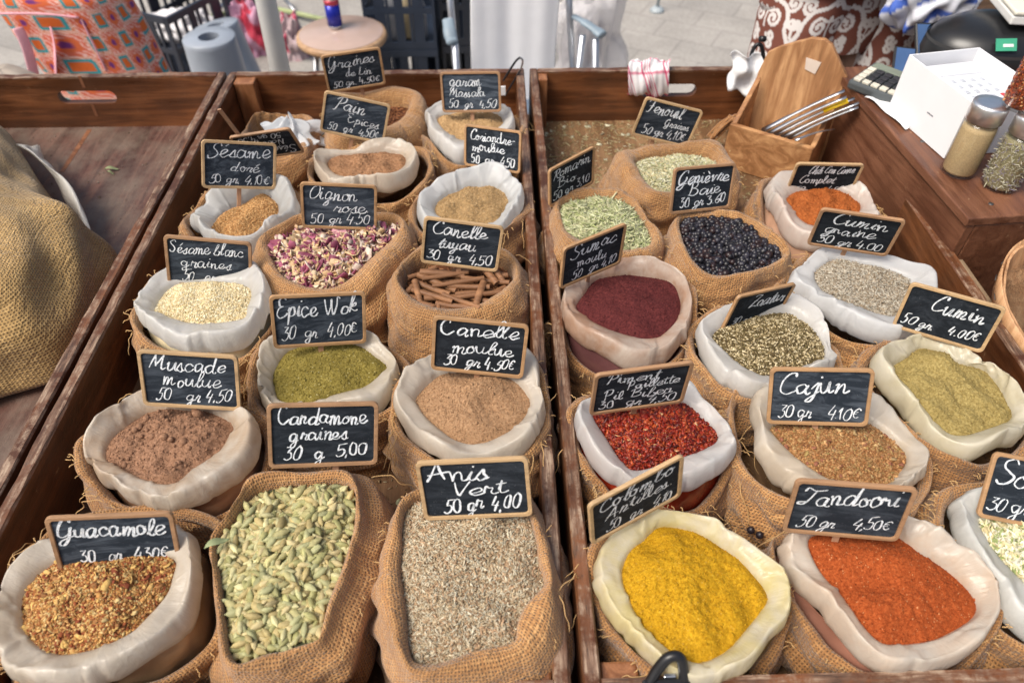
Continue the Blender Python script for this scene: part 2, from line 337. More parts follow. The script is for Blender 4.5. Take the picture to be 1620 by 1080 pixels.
# ------------------------------------------------------------------ brush handwriting (single strokes, own design)
GL = {
'a': (.56, [[(.42,.40),(.25,.5),(.08,.38),(.05,.15),(.17,0),(.34,.12),(.43,.44)], [(.43,.44),(.40,.14),(.47,0),(.58,.1)]]),
'b': (.48, [[(0,.1),(.16,.6),(.24,.95),(.13,1.0),(.08,.7),(.08,.1),(.2,0),(.38,.1),(.4,.32),(.25,.4),(.48,.36)]]),
'c': (.46, [[(.4,.38),(.28,.5),(.1,.4),(.05,.15),(.18,0),(.35,.05),(.48,.15)]]),
'd': (.58, [[(.4,.38),(.22,.48),(.06,.3),(.08,.06),(.22,0),(.38,.2),(.48,.98)], [(.48,.98),(.42,.4),(.42,.05),(.5,0),(.6,.1)]]),
'e': (.45, [[(0,.15),(.2,.2),(.36,.36),(.26,.5),(.1,.4),(.06,.15),(.18,0),(.34,.04),(.48,.16)]]),
'f': (.36, [[(0,.1),(.22,.6),(.33,.95),(.24,1.0),(.17,.7),(.13,0),(.10,-.35),(.2,-.38),(.24,-.1),(.4,.12)]]),
'g': (.54, [[(.4,.42),(.22,.5),(.06,.35),(.08,.1),(.22,.05),(.38,.25),(.42,.46),(.38,0),(.3,-.35),(.12,-.40),(.1,-.25),(.3,-.05),(.56,.12)]]),
'h': (.54, [[(.02,.1),(.18,.6),(.26,.95),(.15,.98),(.1,.6),(.06,0)], [(.06,0),(.12,.3),(.28,.48),(.36,.35),(.36,.05),(.46,0),(.56,.1)]]),
'i': (.28, [[(.04,.12),(.13,.48),(.11,.1),(.18,0),(.3,.1)], [(.16,.72),(.19,.77)]]),
'j': (.30, [[(.04,.2),(.2,.48),(.18,0),(.1,-.35),(-.05,-.38),(-.02,-.22),(.32,.1)], [(.24,.7),(.27,.76)]]),
'k': (.44, [[(.02,.1),(.2,.7),(.22,.98),(.12,.95),(.08,.5),(.06,0)], [(.08,.2),(.3,.45),(.32,.3),(.12,.22),(.3,.02),(.46,.1)]]),
'l': (.30, [[(0,.1),(.2,.5),(.28,.9),(.2,1.0),(.1,.8),(.1,.15),(.2,0),(.32,.1)]]),
'm': (.66, [[(.02,.4),(.08,.48),(.08,0)], [(.08,0),(.12,.3),(.22,.48),(.28,.35),(.27,0)], [(.27,0),(.32,.3),(.44,.48),(.5,.35),(.48,.05),(.56,0),(.68,.1)]]),
'n': (.50, [[(.02,.4),(.08,.48),(.08,0)], [(.08,0),(.14,.32),(.27,.48),(.34,.35),(.33,.05),(.41,0),(.52,.1)]]),
'o': (.46, [[(.25,.48),(.08,.38),(.06,.12),(.2,0),(.36,.12),(.36,.35),(.24,.48),(.3,.36),(.48,.4)]]),
'p': (.46, [[(.03,.3),(.12,.5),(.1,0),(.05,-.42)], [(.08,.2),(.2,.46),(.36,.4),(.36,.12),(.22,0),(.1,.08)]]),
'r': (.42, [[(.02,.1),(.12,.5),(.18,.4),(.32,.42),(.27,.1),(.34,0),(.44,.1)]]),
's': (.38, [[(0,.1),(.2,.52),(.22,.3),(.28,.1),(.18,-.02),(.05,.06)], [(.26,.04),(.40,.1)]]),
't': (.34, [[(.08,.2),(.2,.85),(.14,.3),(.16,.04),(.24,0),(.36,.1)], [(0,.6),(.36,.64)]]),
'u': (.54, [[(.02,.35),(.1,.48),(.08,.15),(.18,0),(.32,.15),(.4,.48),(.38,.1),(.46,0),(.56,.1)]]),
'v': (.44, [[(.02,.35),(.08,.48),(.16,0),(.3,.4),(.34,.48),(.46,.42)]]),
'x': (.44, [[(.05,.46),(.2,.25),(.4,.02)], [(.4,.46),(.05,0)]]),
'y': (.50, [[(.02,.35),(.1,.48),(.1,.15),(.2,.03),(.32,.15),(.4,.48),(.36,0),(.26,-.36),(.1,-.38),(.12,-.22),(.52,.1)]]),
'z': (.42, [[(.05,.45),(.35,.46),(.08,.02),(.42,.03)]]),
'A': (.70, [[(.02,.0),(.16,.4),(.36,.98)], [(.36,.98),(.46,.5),(.54,.0)], [(.04,.30),(.3,.36),(.68,.38)]]),
'B': (.62, [[(.2,.95),(.14,.5),(.1,0)], [(-.02,.8),(.2,1.0),(.48,.95),(.45,.65),(.2,.52)], [(.2,.52),(.52,.45),(.55,.15),(.3,0),(.02,.06)]]),
'C': (.60, [[(.5,.82),(.48,.98),(.3,.96),(.1,.6),(.08,.2),(.25,0),(.45,.06),(.62,.2)]]),
'E': (.62, [[(.5,.9),(.3,1.0),(.14,.88),(.2,.62),(.36,.55)], [(.36,.55),(.12,.46),(.06,.15),(.24,-.02),(.5,.06),(.64,.2)]]),
'F': (.60, [[(.0,.82),(.12,.98),(.4,.92),(.7,.98)], [(.36,.92),(.28,.4),(.18,.02),(.02,.0)], [(.12,.48),(.48,.52)]]),
'G': (.70, [[(.52,.82),(.46,1.0),(.22,.92),(.05,.55),(.1,.15),(.3,.05),(.52,.3),(.56,.55)], [(.56,.55),(.5,0),(.34,-.34),(.1,-.3),(.2,-.1),(.72,.12)]]),
'J': (.5, [[(.1,.9),(.5,.95)], [(.35,.95),(.3,.2),(.15,-.05),(0,.1)]]),
'L': (.54, [[(.22,.98),(.14,.5),(.08,.05)], [(.08,.05),(.28,.0),(.52,.08)]]),
'M': (.86, [[(.02,.05),(.14,.5),(.26,.96)], [(.26,.96),(.32,.5),(.34,.2)], [(.34,.2),(.5,.7),(.62,.96)], [(.62,.96),(.6,.4),(.66,.02),(.88,.12)]]),
'N': (.7, [[(.08,0),(.18,.5),(.22,.95)], [(.22,.95),(.36,.5),(.5,.04)], [(.5,.04),(.56,.5),(.62,.98)]]),
'O': (.70, [[(.40,.96),(.14,.86),(.04,.45),(.18,.03),(.46,.06),(.62,.45),(.50,.88),(.30,.97),(.22,.84)]]),
'P': (.58, [[(.24,.95),(.2,.5),(.12,0),(.04,-.06)], [(.0,.75),(.2,1.0),(.5,.96),(.52,.62),(.3,.46),(.16,.5)]]),
'R': (.6, [[(.2,.95),(.16,.5),(.08,0)], [(0,.82),(.2,1.0),(.44,.94),(.42,.64),(.18,.5)], [(.2,.5),(.4,.1),(.6,.04)]]),
'S': (.56, [[(.52,.82),(.40,1.0),(.16,.92),(.12,.68),(.32,.50),(.46,.28),(.34,.02),(.08,.0),(-.02,.16)]]),
'T': (.66, [[(.0,.78),(.1,.96),(.4,.9),(.74,1.0)], [(.44,.92),(.34,.4),(.22,.04),(.02,.0),(.0,.14),(.3,.2)]]),
'V': (.58, [[(.04,.98),(.14,.5),(.24,.02)], [(.24,.02),(.38,.5),(.50,.98)]]),
'W': (.90, [[(.04,.95),(.1,.4),(.2,.02)], [(.2,.02),(.34,.5),(.42,.9)], [(.42,.9),(.46,.4),(.54,.02)], [(.54,.02),(.7,.5),(.78,.98),(.9,.9)]]),
'Z': (.66, [[(.06,.84),(.2,.98),(.6,.92)], [(.6,.92),(.3,.42),(.02,.02)], [(.02,.02),(.3,.1),(.66,.02)], [(.14,.5),(.48,.5)]]),
'0': (.5, [[(.26,.9),(.08,.7),(.06,.2),(.22,0),(.4,.15),(.42,.7),(.28,.9)]]),
'1': (.3, [[(.02,.6),(.2,.9)], [(.2,.9),(.16,.5),(.14,0)]]),
'2': (.48, [[(.06,.7),(.2,.9),(.38,.78),(.3,.4),(.05,.02)], [(.05,.02),(.45,.05)]]),
'3': (.46, [[(.04,.86),(.36,.88)], [(.36,.88),(.14,.52)], [(.14,.52),(.36,.46),(.4,.18),(.2,-.02),(.0,.1)]]),
'4': (.5, [[(.2,.92),(.04,.4),(.06,.3),(.44,.34)], [(.38,.6),(.32,.2),(.3,-.1)]]),
'5': (.48, [[(.14,.9),(.08,.5)], [(.08,.5),(.3,.54),(.4,.3),(.3,.02),(.1,-.04),(.0,.08)], [(.14,.88),(.5,.95)]]),
'6': (.48, [[(.4,.92),(.14,.6),(.06,.2),(.2,0),(.4,.12),(.36,.38),(.1,.3)]]),
',': (.22, [[(.1,.06),(.04,-.16)]]), '.': (.22, [[(.08,.02),(.1,.07)]]), '-': (.42, [[(.04,.3),(.38,.32)]]),
'€': (.5, [[(.42,.68),(.3,.8),(.12,.6),(.12,.25),(.3,.1),(.44,.2)], [(0,.52),(.32,.54)], [(0,.38),(.3,.4)]]),
' ': (.34, []),
}
for base, ac, mark in (('e', 'é', [(.2, .66), (.36, .84)]), ('e', 'è', [(.12, .84), (.28, .66)])):
    GL[ac] = (GL[base][0], GL[base][1]+[mark])
def lettering(lines, W, Hh, seed, wt=.0017):
    """ribbon strokes in the plane of the board; lines: (text, x left, x right, base line, cap height), board units -.5 to .5"""
    q = np.random.default_rng(seed); g = G(); zz = 0
    for text, xl, xr, yb, hh in lines:
        xr = min(xr, .40)-.02; xl -= .01; yb = max(yb, -.385)*1.0; hh *= .93
        adv = sum(GL[c][0] for c in text)-(.1 if len(text) > 1 else 0); sx = (xr-xl)*W/adv; sy = hh*Hh; x = xl*W; sl = .16+q.uniform(-.08, .10)
        drift = q.uniform(-.03, .05)
        for ch in text:
            a, st = GL[ch]; jy = q.normal(0, .035)*sy; gs = q.uniform(.88, 1.12, 2); ga = q.normal(0, .07); gsh = q.normal(0, .06)
            for s in st:
                p = np.array(s, float)*gs; p = p@np.array([[math.cos(ga), math.sin(ga)], [-math.sin(ga)+gsh, math.cos(ga)]])+q.normal(0, .018, (len(s), 2))
                p = catmull(p, 6, False) if len(p) > 2 else np.linspace(p[0], p[1], 4)
                X = x+p[:, 0]*sx+p[:, 1]*sy*sl; Y = yb*Hh+p[:, 1]*sy+jy+drift*(x-xl*W)
                p2 = np.stack([X, Y], 1); T = np.gradient(p2, axis=0); T /= np.linalg.norm(T, axis=1)[:, None]+1e-9
                N = np.stack([-T[:, 1], T[:, 0]], 1)
                # flat brush: strokes going down are thicker
                th = wt*.5*(.62+.55*np.abs(T[:, 1]))*(1+.28*np.sin(np.linspace(0, 5, len(p2))+q.uniform(0, 6)))*min(1.25, max(.8, hh/.3))
                th[0] *= .7; th[-1] *= .55
                zz += 1; z = .00045+.000012*(zz % 40)
                e0 = p2[0]-T[0]*th[0]*.8; e1 = p2[-1]+T[-1]*th[-1]*.8
                L = np.vstack([e0, p2+N*th[:, None], e1]); Rr = np.vstack([p2-N*th[:, None]])
                n = len(p2)
                V = np.vstack([np.c_[p2+N*th[:, None], np.full(n, z)], np.c_[p2-N*th[:, None], np.full(n, z)], [[*e0, z]], [[*e1, z]]])
                Fc = [(i, n+i, n+i+1, i+1) for i in range(n-1)]+[(2*n, n, 0), (n-1, 2*n-1, 2*n+1)]
                g.add(V, Fc)
            x += a*sx
    return g
def rrect(w, h, r, n=5):
    out = []
    for cx, cy, a0 in ((w/2-r, h/2-r, 0), (-w/2+r, h/2-r, 90), (-w/2+r, -h/2+r, 180), (w/2-r, -h/2+r, 270)):
        for i in range(n+1):
            a = math.radians(a0+90*i/n); out.append((cx+r*math.cos(a), cy+r*math.sin(a)))
    return np.array(out)
WOODP = ('dark', 'light')
POSE={'lin':(0.952,(-0.2563, 1.2762, 0.9702),(0.9676, 0.2507, 0.0287, -0.0279, -0.0067, 0.9996)),
'pain':(0.954,(-0.2334, 1.1079, 0.9687),(0.9561, 0.0672, -0.2852, 0.2756, 0.1242, 0.9532)),
'garam':(0.931,(-0.0427, 1.1917, 0.9686),(0.9974, -0.0643, 0.0328, -0.0176, 0.223, 0.9747)),
'cori':(0.930,(-0.0067, 1.058, 0.938),(0.8939, -0.4357, 0.105, 0.0431, 0.3168, 0.9475)),
'sdore':(0.971,(-0.3916, 0.971, 0.9679),(0.8513, 0.4158, -0.32, 0.1628, 0.3704, 0.9145)),
'noir':(0.877,(-0.3638, 1.036, 0.9643),(0.9909, 0.0248, 0.1321, -0.1101, -0.4133, 0.9039)),
'oignon':(0.938,(-0.2246, 0.8596, 0.9688),(0.9849, 0.1006, -0.1409, 0.1197, 0.192, 0.9741)),
'tuyau':(0.942,(-0.0488, 0.7692, 0.969),(0.9887, -0.0496, -0.1416, 0.148, 0.1664, 0.9749)),
'sblanc':(0.992,(-0.394, 0.7738, 0.9401),(0.9805, 0.0619, -0.1866, 0.1663, 0.2448, 0.9552)),
'wok':(0.981,(-0.2158, 0.6282, 0.9701),(0.9676, 0.2054, -0.1465, 0.096, 0.2374, 0.9667)),
'musc':(0.950,(-0.3447, 0.5376, 0.9678),(0.9932, -0.005, -0.1166, 0.1111, 0.346, 0.9316)),
'card':(0.992,(-0.1849, 0.4593, 0.9677),(0.977, 0.1363, -0.1639, 0.0879, 0.4429, 0.8923)),
'cmoul':(0.976,(-0.0241, 0.5788, 0.9696),(0.9927, -0.0918, -0.0786, 0.1007, 0.2687, 0.9579)),
'anis':(0.968,(-0.0268, 0.3896, 0.9688),(0.996, -0.0262, 0.0849, -0.072, 0.3227, 0.9438)),
'guac':(0.998,(-0.3732, 0.3551, 0.9402),(0.9871, 0.1004, -0.1248, 0.0906, 0.2924, 0.952)),
'roma':(0.870,(0.1134, 0.9448, 0.9573),(0.7558, 0.6547, 0.0076, -0.0434, 0.0385, 0.9983)),
'fen':(0.930,(0.2888, 1.1114, 0.951),(0.9652, -0.0012, -0.2615, 0.2607, 0.0795, 0.9621)),
'gen':(0.930,(0.303, 0.9, 0.963),(0.9512, 0.288, -0.1107, 0.0165, 0.3109, 0.9503)),
'sumac':(0.921,(0.1241, 0.7414, 0.9691),(0.8488, 0.5282, -0.023, 0.0249, 0.0035, 0.9997)),
'chili':(0.923,(0.511, 0.9595, 0.9339),(0.9982, -0.0596, 0.0008, -0.0084, -0.1281, 0.9917)),
'cumg':(0.954,(0.4854, 0.7818, 0.9698),(0.9597, -0.281, 0.0024, -0.0483, -0.1565, 0.9865)),
'zaat':(0.870,(0.334, 0.6752, 0.9333),(0.9073, 0.3953, -0.1435, 0.1512, 0.0117, 0.9884)),
'cum':(0.930,(0.5447, 0.6223, 0.9623),(0.8609, -0.5074, 0.0375, 0.0208, 0.1087, 0.9939)),
'pim':(0.977,(0.1529, 0.5113, 0.9711),(0.9889, 0.1484, 0.0019, 0.0049, -0.0452, 0.999)),
'caj':(0.942,(0.3469, 0.4982, 0.9671),(0.9765, -0.1666, 0.1365, -0.0631, 0.3848, 0.9208)),
'col':(0.947,(0.1288, 0.373, 0.9698),(0.8903, 0.4461, 0.0912, -0.1138, 0.0239, 0.9932)),
'tan':(0.968,(0.3281, 0.3566, 0.9701),(0.9883, -0.1466, 0.0429, -0.0126, 0.2013, 0.9795)),
'sou':(0.930,(0.534, 0.3807, 0.9516),(0.976, -0.1964, -0.0937, 0.1954, 0.6015, 0.7746))}

SIGNS = {  # lines, label, stick length, frame tone, flip, dust
'lin': ([('Graines', -.42, .36, .12, .30), ('de Lin', -.15, .28, -.14, .22), ('50 gr. 4,50€', -.38, .46, -.42, .19)], 'slate sign reading Graines de Lin 50 gr. 4,50, standing highest against the rear board', .06, .18),
'pain': ([('Pain', -.34, .12, .12, .34), ('Epices', -.10, .38, -.14, .22), ('50  gr  4,50€', -.38, .44, -.42, .22)], 'tilted slate sign reading Pain Epices 50 gr 4,50, below the Graines de Lin sign', .05, .42),
'garam': ([('garam', -.34, .18, .14, .30), ('Massala', -.36, .24, -.10, .24), ('50  gr  4,50', -.38, .44, -.42, .23)], 'greyish slate sign reading garam Massala 50 gr 4,50', .05, .45),
'cori': ([('Coriandre-', -.40, .44, .16, .25), ('moulue', -.36, .22, -.10, .25), ('50  gr  4.50', -.36, .44, -.40, .25)], 'slate sign reading Coriandre moulue 50 gr 4.50 beside the tray divider', .05, .14),
'sdore': ([('Sésame', -.42, .40, .14, .34), ('doré', -.12, .26, -.12, .22), ('50 gr. 4,10€', -.40, .44, -.40, .22)], 'slate sign reading Sésame doré 50 gr. 4,10 on a thin wooden stick', .075, .35),
'noir': ([('Sésame', -.40, .20, .12, .30), ('Noir gr', -.30, .26, -.14, .24), ('50 gr 4,50', -.30, .44, -.42, .22)], 'upside-down slate sign reading Sésame Noir, fallen over on its sack', .06, .12),
'oignon': ([('Oignon', -.40, .22, .16, .34), ('rose.', -.08, .42, -.12, .28), ('50 gr 4.50', -.38, .44, -.42, .26)], 'slate sign reading Oignon rose 50 gr 4.50 above the dried onion', .05, .38),
'tuyau': ([('Canelle', -.38, .30, .16, .30), ('tuyau', -.30, .18, -.12, .28), ('30  gr  4,50', -.42, .40, -.42, .24)], 'slate sign reading Canelle tuyau 30 gr above the cinnamon sticks', .05, .2),
'sblanc': ([('Sésame blanc', -.44, .46, .16, .26), ('graines', -.32, .26, -.10, .24), ('50   gr   4,10', -.32, .46, -.40, .25)], 'slate sign reading Sésame blanc graines, its lower edge in the white seeds', .04, .25),
'wok': ([('Epice Wok', -.44, .40, .08, .38), ('30  gr  4,00€', -.40, .46, -.34, .28)], 'slate sign reading Epice Wok 30 gr 4,00 over the green powder', .05, .35),
'musc': ([('Muscade', -.40, .36, .16, .30), ('moulue', -.28, .30, -.10, .28), ('50   gr 4,50', -.36, .46, -.42, .27)], 'slate sign reading Muscade moulue 50 over the nutmeg powder', .05, .25),
'card': ([('Cardamone', -.40, .40, .18, .28), ('graines', -.30, .22, -.08, .25), ('30  g  5,00', -.36, .40, -.42, .24)], 'slate sign reading Cardamone graines 30 g 5,00 on a stick in the green pods', .06, .12),
'cmoul': ([('Canelle', -.40, .40, .18, .30), ('moulue', -.28, .36, -.12, .27), ('30  gr 4.50€', -.36, .46, -.42, .25)], 'slate sign reading Canelle moulue 30 gr 4.50 over pale brown powder', .05, .08),
'anis': ([('Anis', -.42, .12, .16, .33), ('Vert', -.22, .28, -.10, .28), ('50 gr 4,00', -.30, .47, -.42, .28)], 'slate sign reading Anis Vert 50 gr 4,00 stuck in the aniseed', .055, .12),
'guac': ([('Guacamole', -.44, .44, .14, .34), ('30  gr  4,30€', -.30, .44, -.30, .26)], 'slate sign reading Guacamole with its lower edge sunk in the mix', .04, .35),
'roma': ([('Romarin', -.40, .40, .16, .28), ('Bio', -.30, .08, -.10, .25), ('50 gr 3,10', -.40, .44, -.42, .25)], 'slate sign turned aside reading Romarin Bio 50 gr 3,10', .05, .1),
'fen': ([('Fenouil', -.40, .20, .14, .34), ('Graines', -.02, .44, -.10, .20), ('50 gr 4,10€', -.34, .46, -.42, .26)], 'tilted slate sign reading Fenouil Graines 50 gr 4,10', .07, .2),
'gen': ([('Genièvre', -.42, .44, .14, .32), ('Baie', -.22, .30, -.14, .28), ('30 gr 3.60', -.34, .46, -.42, .23)], 'slate sign reading Genièvre Baie 30 gr 3.60 above the juniper berries', .07, .12),
'sumac': ([('Sumac', -.36, .36, .12, .34), ('moulu', -.24, .24, -.14, .26), ('50  gr 4,10', -.30, .46, -.42, .24)], 'slate sign turned aside reading Sumac moulu 50 gr 4,10', .05, .1),
'chili': ([('Chili Con Carne', -.26, .48, .20, .24), ('Complet', -.36, .18, -.08, .24), ('50   g   4,50', -.36, .34, -.38, .22)], 'black sign reading Chili Con Carne Complet 50 g 4,50', .04, .04),
'cumg': ([('Cumin', -.32, .34, .16, .32), ('graine', -.36, .24, -.10, .28), ('50 gr 4.00', -.38, .44, -.42, .24)], 'black sign reading Cumin graine 50 gr 4.00 behind grey-brown seeds', .04, .06),
'zaat': ([('Zaatar', -.18, .42, .06, .34), ('30 gr  5.00', -.38, .40, -.36, .26)], 'black sign reading Zaatar 30 gr 5.00 leaning over the sack', .04, .12),
'cum': ([('Cumin', -.20, .36, .06, .34), ('50 gr.   4.00€', -.42, .44, -.36, .24)], 'black sign reading Cumin 50 gr. 4.00 beside the right board', .05, .1),
'pim': ([('Piment', -.36, .18, .22, .24), ('Paillette', -.14, .42, .02, .22), ('Pil Biber', -.38, .34, -.18, .24), ('30  gr 4,50', -.40, .42, -.44, .22)], 'four-line slate sign reading Piment Paillette Pil Biber 30 gr 4,50', .05, .1),
'caj': ([('Cajun', -.40, .26, .04, .40), ('30 gr   4.10€', -.38, .46, -.38, .26)], 'slate sign reading Cajun 30 gr 4.10', .05, .3),
'col': ([('Colombo', -.40, .42, .16, .30), ('Antilles.', -.34, .40, -.10, .26), ('50  gr  4,10', -.32, .46, -.42, .24)], 'slate sign turned aside reading Colombo Antilles 50 gr 4,10', .04, .08),
'tan': ([('Tandoori', -.42, .42, .06, .38), ('50 gr   4,50€', -.38, .46, -.36, .24)], 'slate sign reading Tandoori 50 gr 4,50 above orange-red powder', .04, .2),
'sou': ([('Soupe', -.40, .30, .04, .42), ('30 gr  4,50', -.42, .36, -.36, .26)], 'slate sign cut by the right frame edge reading S and 30 gr', .04, .2),
}
def make_signs():
    W, Hh = .112, .074
    for i, (k, (lines, lab, stick, dust)) in enumerate(SIGNS.items()):
        s, c, ax = POSE[k]; c = np.array(c); ux = np.array(ax[:3]); uy = np.array(ax[3:]); uz = np.cross(ux, uy); w_, h_ = W*s, Hh*s
        if k == 'noir': lines = [(t, l, r, b, h) for t, l, r, b, h in lines]
        def T(V):
            V = np.asarray(V, float); return c+V[:, :1]*ux+V[:, 1:2]*uy+V[:, 2:3]*uz
        bot = c-uy*h_/2
        e = empty('price_sign', bot, lab, 'price sign', 'chalkboard price signs stuck in the spice sacks')
        g = G(); fw = .0042*s
        o, inn = rrect(w_, h_, .006), rrect(w_-2*fw, h_-2*fw, .004); n = len(o)
        zf, zb = .0022, -.0022
        V = np.vstack([np.c_[o, np.full(n, zf)], np.c_[inn, np.full(n, zf)], np.c_[o, np.full(n, zb)], np.c_[inn, np.full(n, zb)]])
        Fc = []
        for j in range(n):
            j1 = (j+1) % n
            Fc += [(j, j1, n+j1, n+j), (2*n+j, 3*n+j, 3*n+j1, 2*n+j1), (j, 2*n+j, 2*n+j1, j1), (n+j, n+j1, 3*n+j1, 3*n+j)]
        g.add(T(V), Fc)
        tone = [(.50, .29, .14), (.60, .40, .21), (.44, .25, .13)][i % 3]
        g.build('wooden_frame', m_wood('sign_frame_wood_%d' % (i % 3), tuple(x*.78 for x in tone), tone, 'x', .5, .1), e, smooth=False, bevel=.0006)
        g = G(); n = len(inn)
        V = np.vstack([np.c_[inn*1.004, np.full(n, .0002)], np.c_[inn*1.004, np.full(n, -.0012)]])
        g.add(T(V), [tuple(range(n)), tuple(range(2*n-1, n-1, -1))]+[(j, n+j, n+(j+1) % n, (j+1) % n) for j in range(n)])
        g.build('slate_panel', m_slate('slate_%d' % i, float(i), dust), e, smooth=False)
        L = lettering(lines, w_, h_, 100+i, .0019 if k in ('cmoul', 'card', 'anis', 'tuyau', 'guac', 'gen', 'cori') else .0017 if k in ('col', 'pim', 'roma', 'sumac', 'zaat', 'chili', 'cumg', 'cum') else .00142)
        if k == 'noir': L.V = [v*np.array([-1, -1, 1]) for v in L.V]
        L.V = [T(v) for v in L.V]
        L.build('chalk_lettering', m_chalk(), e, smooth=False)
        g = G(); sy = 1 if k == 'noir' else -1
        xo = {'sdore': .0, 'card': .012, 'anis': .014, 'fen': -.01, 'gen': .02, 'lin': .008, 'noir': -.034}.get(k, .0)
        V = np.array([(x, y, z) for z in (-.0046, -.0026) for x, y in ((xo-.0034, sy*h_/2*.2), (xo+.0034, sy*h_/2*.2), (xo+.0030, sy*(h_/2+stick)), (xo-.0030, sy*(h_/2+stick)))])
        g.add(T(V), BF if sy > 0 else [f[::-1] for f in BF])
        g.build('stick', m_wood('sign_stick_wood', (.40, .22, .13), (.56, .34, .2), 'z', .6, .1), e, smooth=False, bevel=.0004)
# ------------------------------------------------------------------ grains
def t_seed(n=6, l=1., w=.5, h=.4):
    V = [(-l/2, 0, 0)]
    for x, f in ((-.28*l, .8), (.1*l, 1.), (.36*l, .6)):
        for j in range(n):
            a = 2*math.pi*j/n; V.append((x, w/2*f*math.cos(a), h/2*f*math.sin(a)))
    V.append((l/2, 0, 0)); Fc = [(0, 1+(j+1) % n, 1+j) for j in range(n)]
    for k in range(2): Fc += [(1+k*n+j, 1+k*n+(j+1) % n, 1+(k+1)*n+(j+1) % n, 1+(k+1)*n+j) for j in range(n)]
    e = len(V)-1; Fc += [(1+2*n+j, 1+2*n+(j+1) % n, e) for j in range(n)]
    return np.array(V), Fc
def t_flake(l=1., w=.8, curl=.25, th=.08):
    V = []
    for x in (-.5, -.15, .2, .5):
        f = 1-abs(x)*.9
        for y in (-.5, .5): V.append((x*l, y*w*f, curl*l*(x*x*2-.2)))
    V = np.array(V); V2 = V+[0, 0, -th]; V = np.vstack([V, V2]); Fc = []
    for k in range(3): a = 2*k; Fc += [(a, a+2, a+3, a+1), (8+a, 8+a+1, 8+a+3, 8+a+2), (a, 8+a, 8+a+2, a+2), (a+1, a+3, 8+a+3, 8+a+1)]
    Fc += [(0, 1, 9, 8), (6, 14, 15, 7)]
    return V, Fc
def t_pod():
    n = 9; V = [(-.5, 0, 0)]; prof = [(-.45, .16), (-.28, .72), (0, 1), (.24, .82), (.42, .22)]
    for x, f in prof:
        for j in range(n):
            a = 2*math.pi*j/n; r = .205*f*(1+.14*math.cos(3*a)); V.append((x, r*math.cos(a), r*math.sin(a)))
    V.append((.54, 0, 0)); Fc = [(0, 1+(j+1) % n, 1+j) for j in range(n)]
    for k in range(4): Fc += [(1+k*n+j, 1+k*n+(j+1) % n, 1+(k+1)*n+(j+1) % n, 1+(k+1)*n+j) for j in range(n)]
    e = len(V)-1; Fc += [(1+4*n+j, 1+4*n+(j+1) % n, e) for j in range(n)]
    return np.array(V), Fc
def t_ico():
    bm = bmesh.new(); bmesh.ops.create_icosphere(bm, subdivisions=2, radius=.5)
    V = np.array([v.co[:] for v in bm.verts]); Fc = [tuple(v.index for v in f.verts) for f in bm.faces]; bm.free(); return V, Fc
TPL = {'seed': t_seed(), 'flake': t_flake(), 'curl': t_flake(curl=.7), 'pod': t_pod(), 'ball': t_ico(), 'needle': t_seed(4, 1, .11, .09), 'thin': t_seed(5, 1, .28, .24), 'crumb': t_seed(4, 1, .8, .6)}
def scatter(g, tpl, pts, size, pal, seed, tilt=.35, svar=.25, pw=None, nrm=None):
    q = np.random.default_rng(seed); T, Fc = TPL[tpl]; n = len(pts); nt_ = len(T)
    yaw = q.uniform(0, 6.283, n); pit = q.normal(0, tilt, n); rol = q.uniform(-3.14, 3.14, n) if tpl not in ('flake', 'curl') else q.normal(0, .5, n)
    s = size*np.exp(q.normal(0, svar, n))
    cy, sy_, cp, sp_, cr, sr = np.cos(yaw), np.sin(yaw), np.cos(pit), np.sin(pit), np.cos(rol), np.sin(rol)
    R = np.empty((n, 3, 3))
    R[:, 0] = np.stack([cy*cp, cy*sp_*sr-sy_*cr, cy*sp_*cr+sy_*sr], 1); R[:, 1] = np.stack([sy_*cp, sy_*sp_*sr+cy*cr, sy_*sp_*cr-cy*sr], 1); R[:, 2] = np.stack([-sp_, cp*sr, cp*cr], 1)
    V = np.einsum('nij,kj->nki', R, T)*s[:, None, None]+pts[:, None, :]
    pal = np.array(pal); ci = q.choice(len(pal), n, p=pw); C = np.clip(pal[ci]*np.exp(q.normal(0, .14, (n, 1))), 0, 1)
    C = np.repeat(C, nt_, 0)
    base = (np.arange(n)*nt_)[:, None]
    by = {}
    for f in Fc: by.setdefault(len(f), []).append(f)
    faces = []
    for L, fs in by.items(): faces += (base[:, :, None]+np.array(fs)[None]).reshape(-1, L).tolist()
    g.add(V.reshape(-1, 3), faces, col=C)

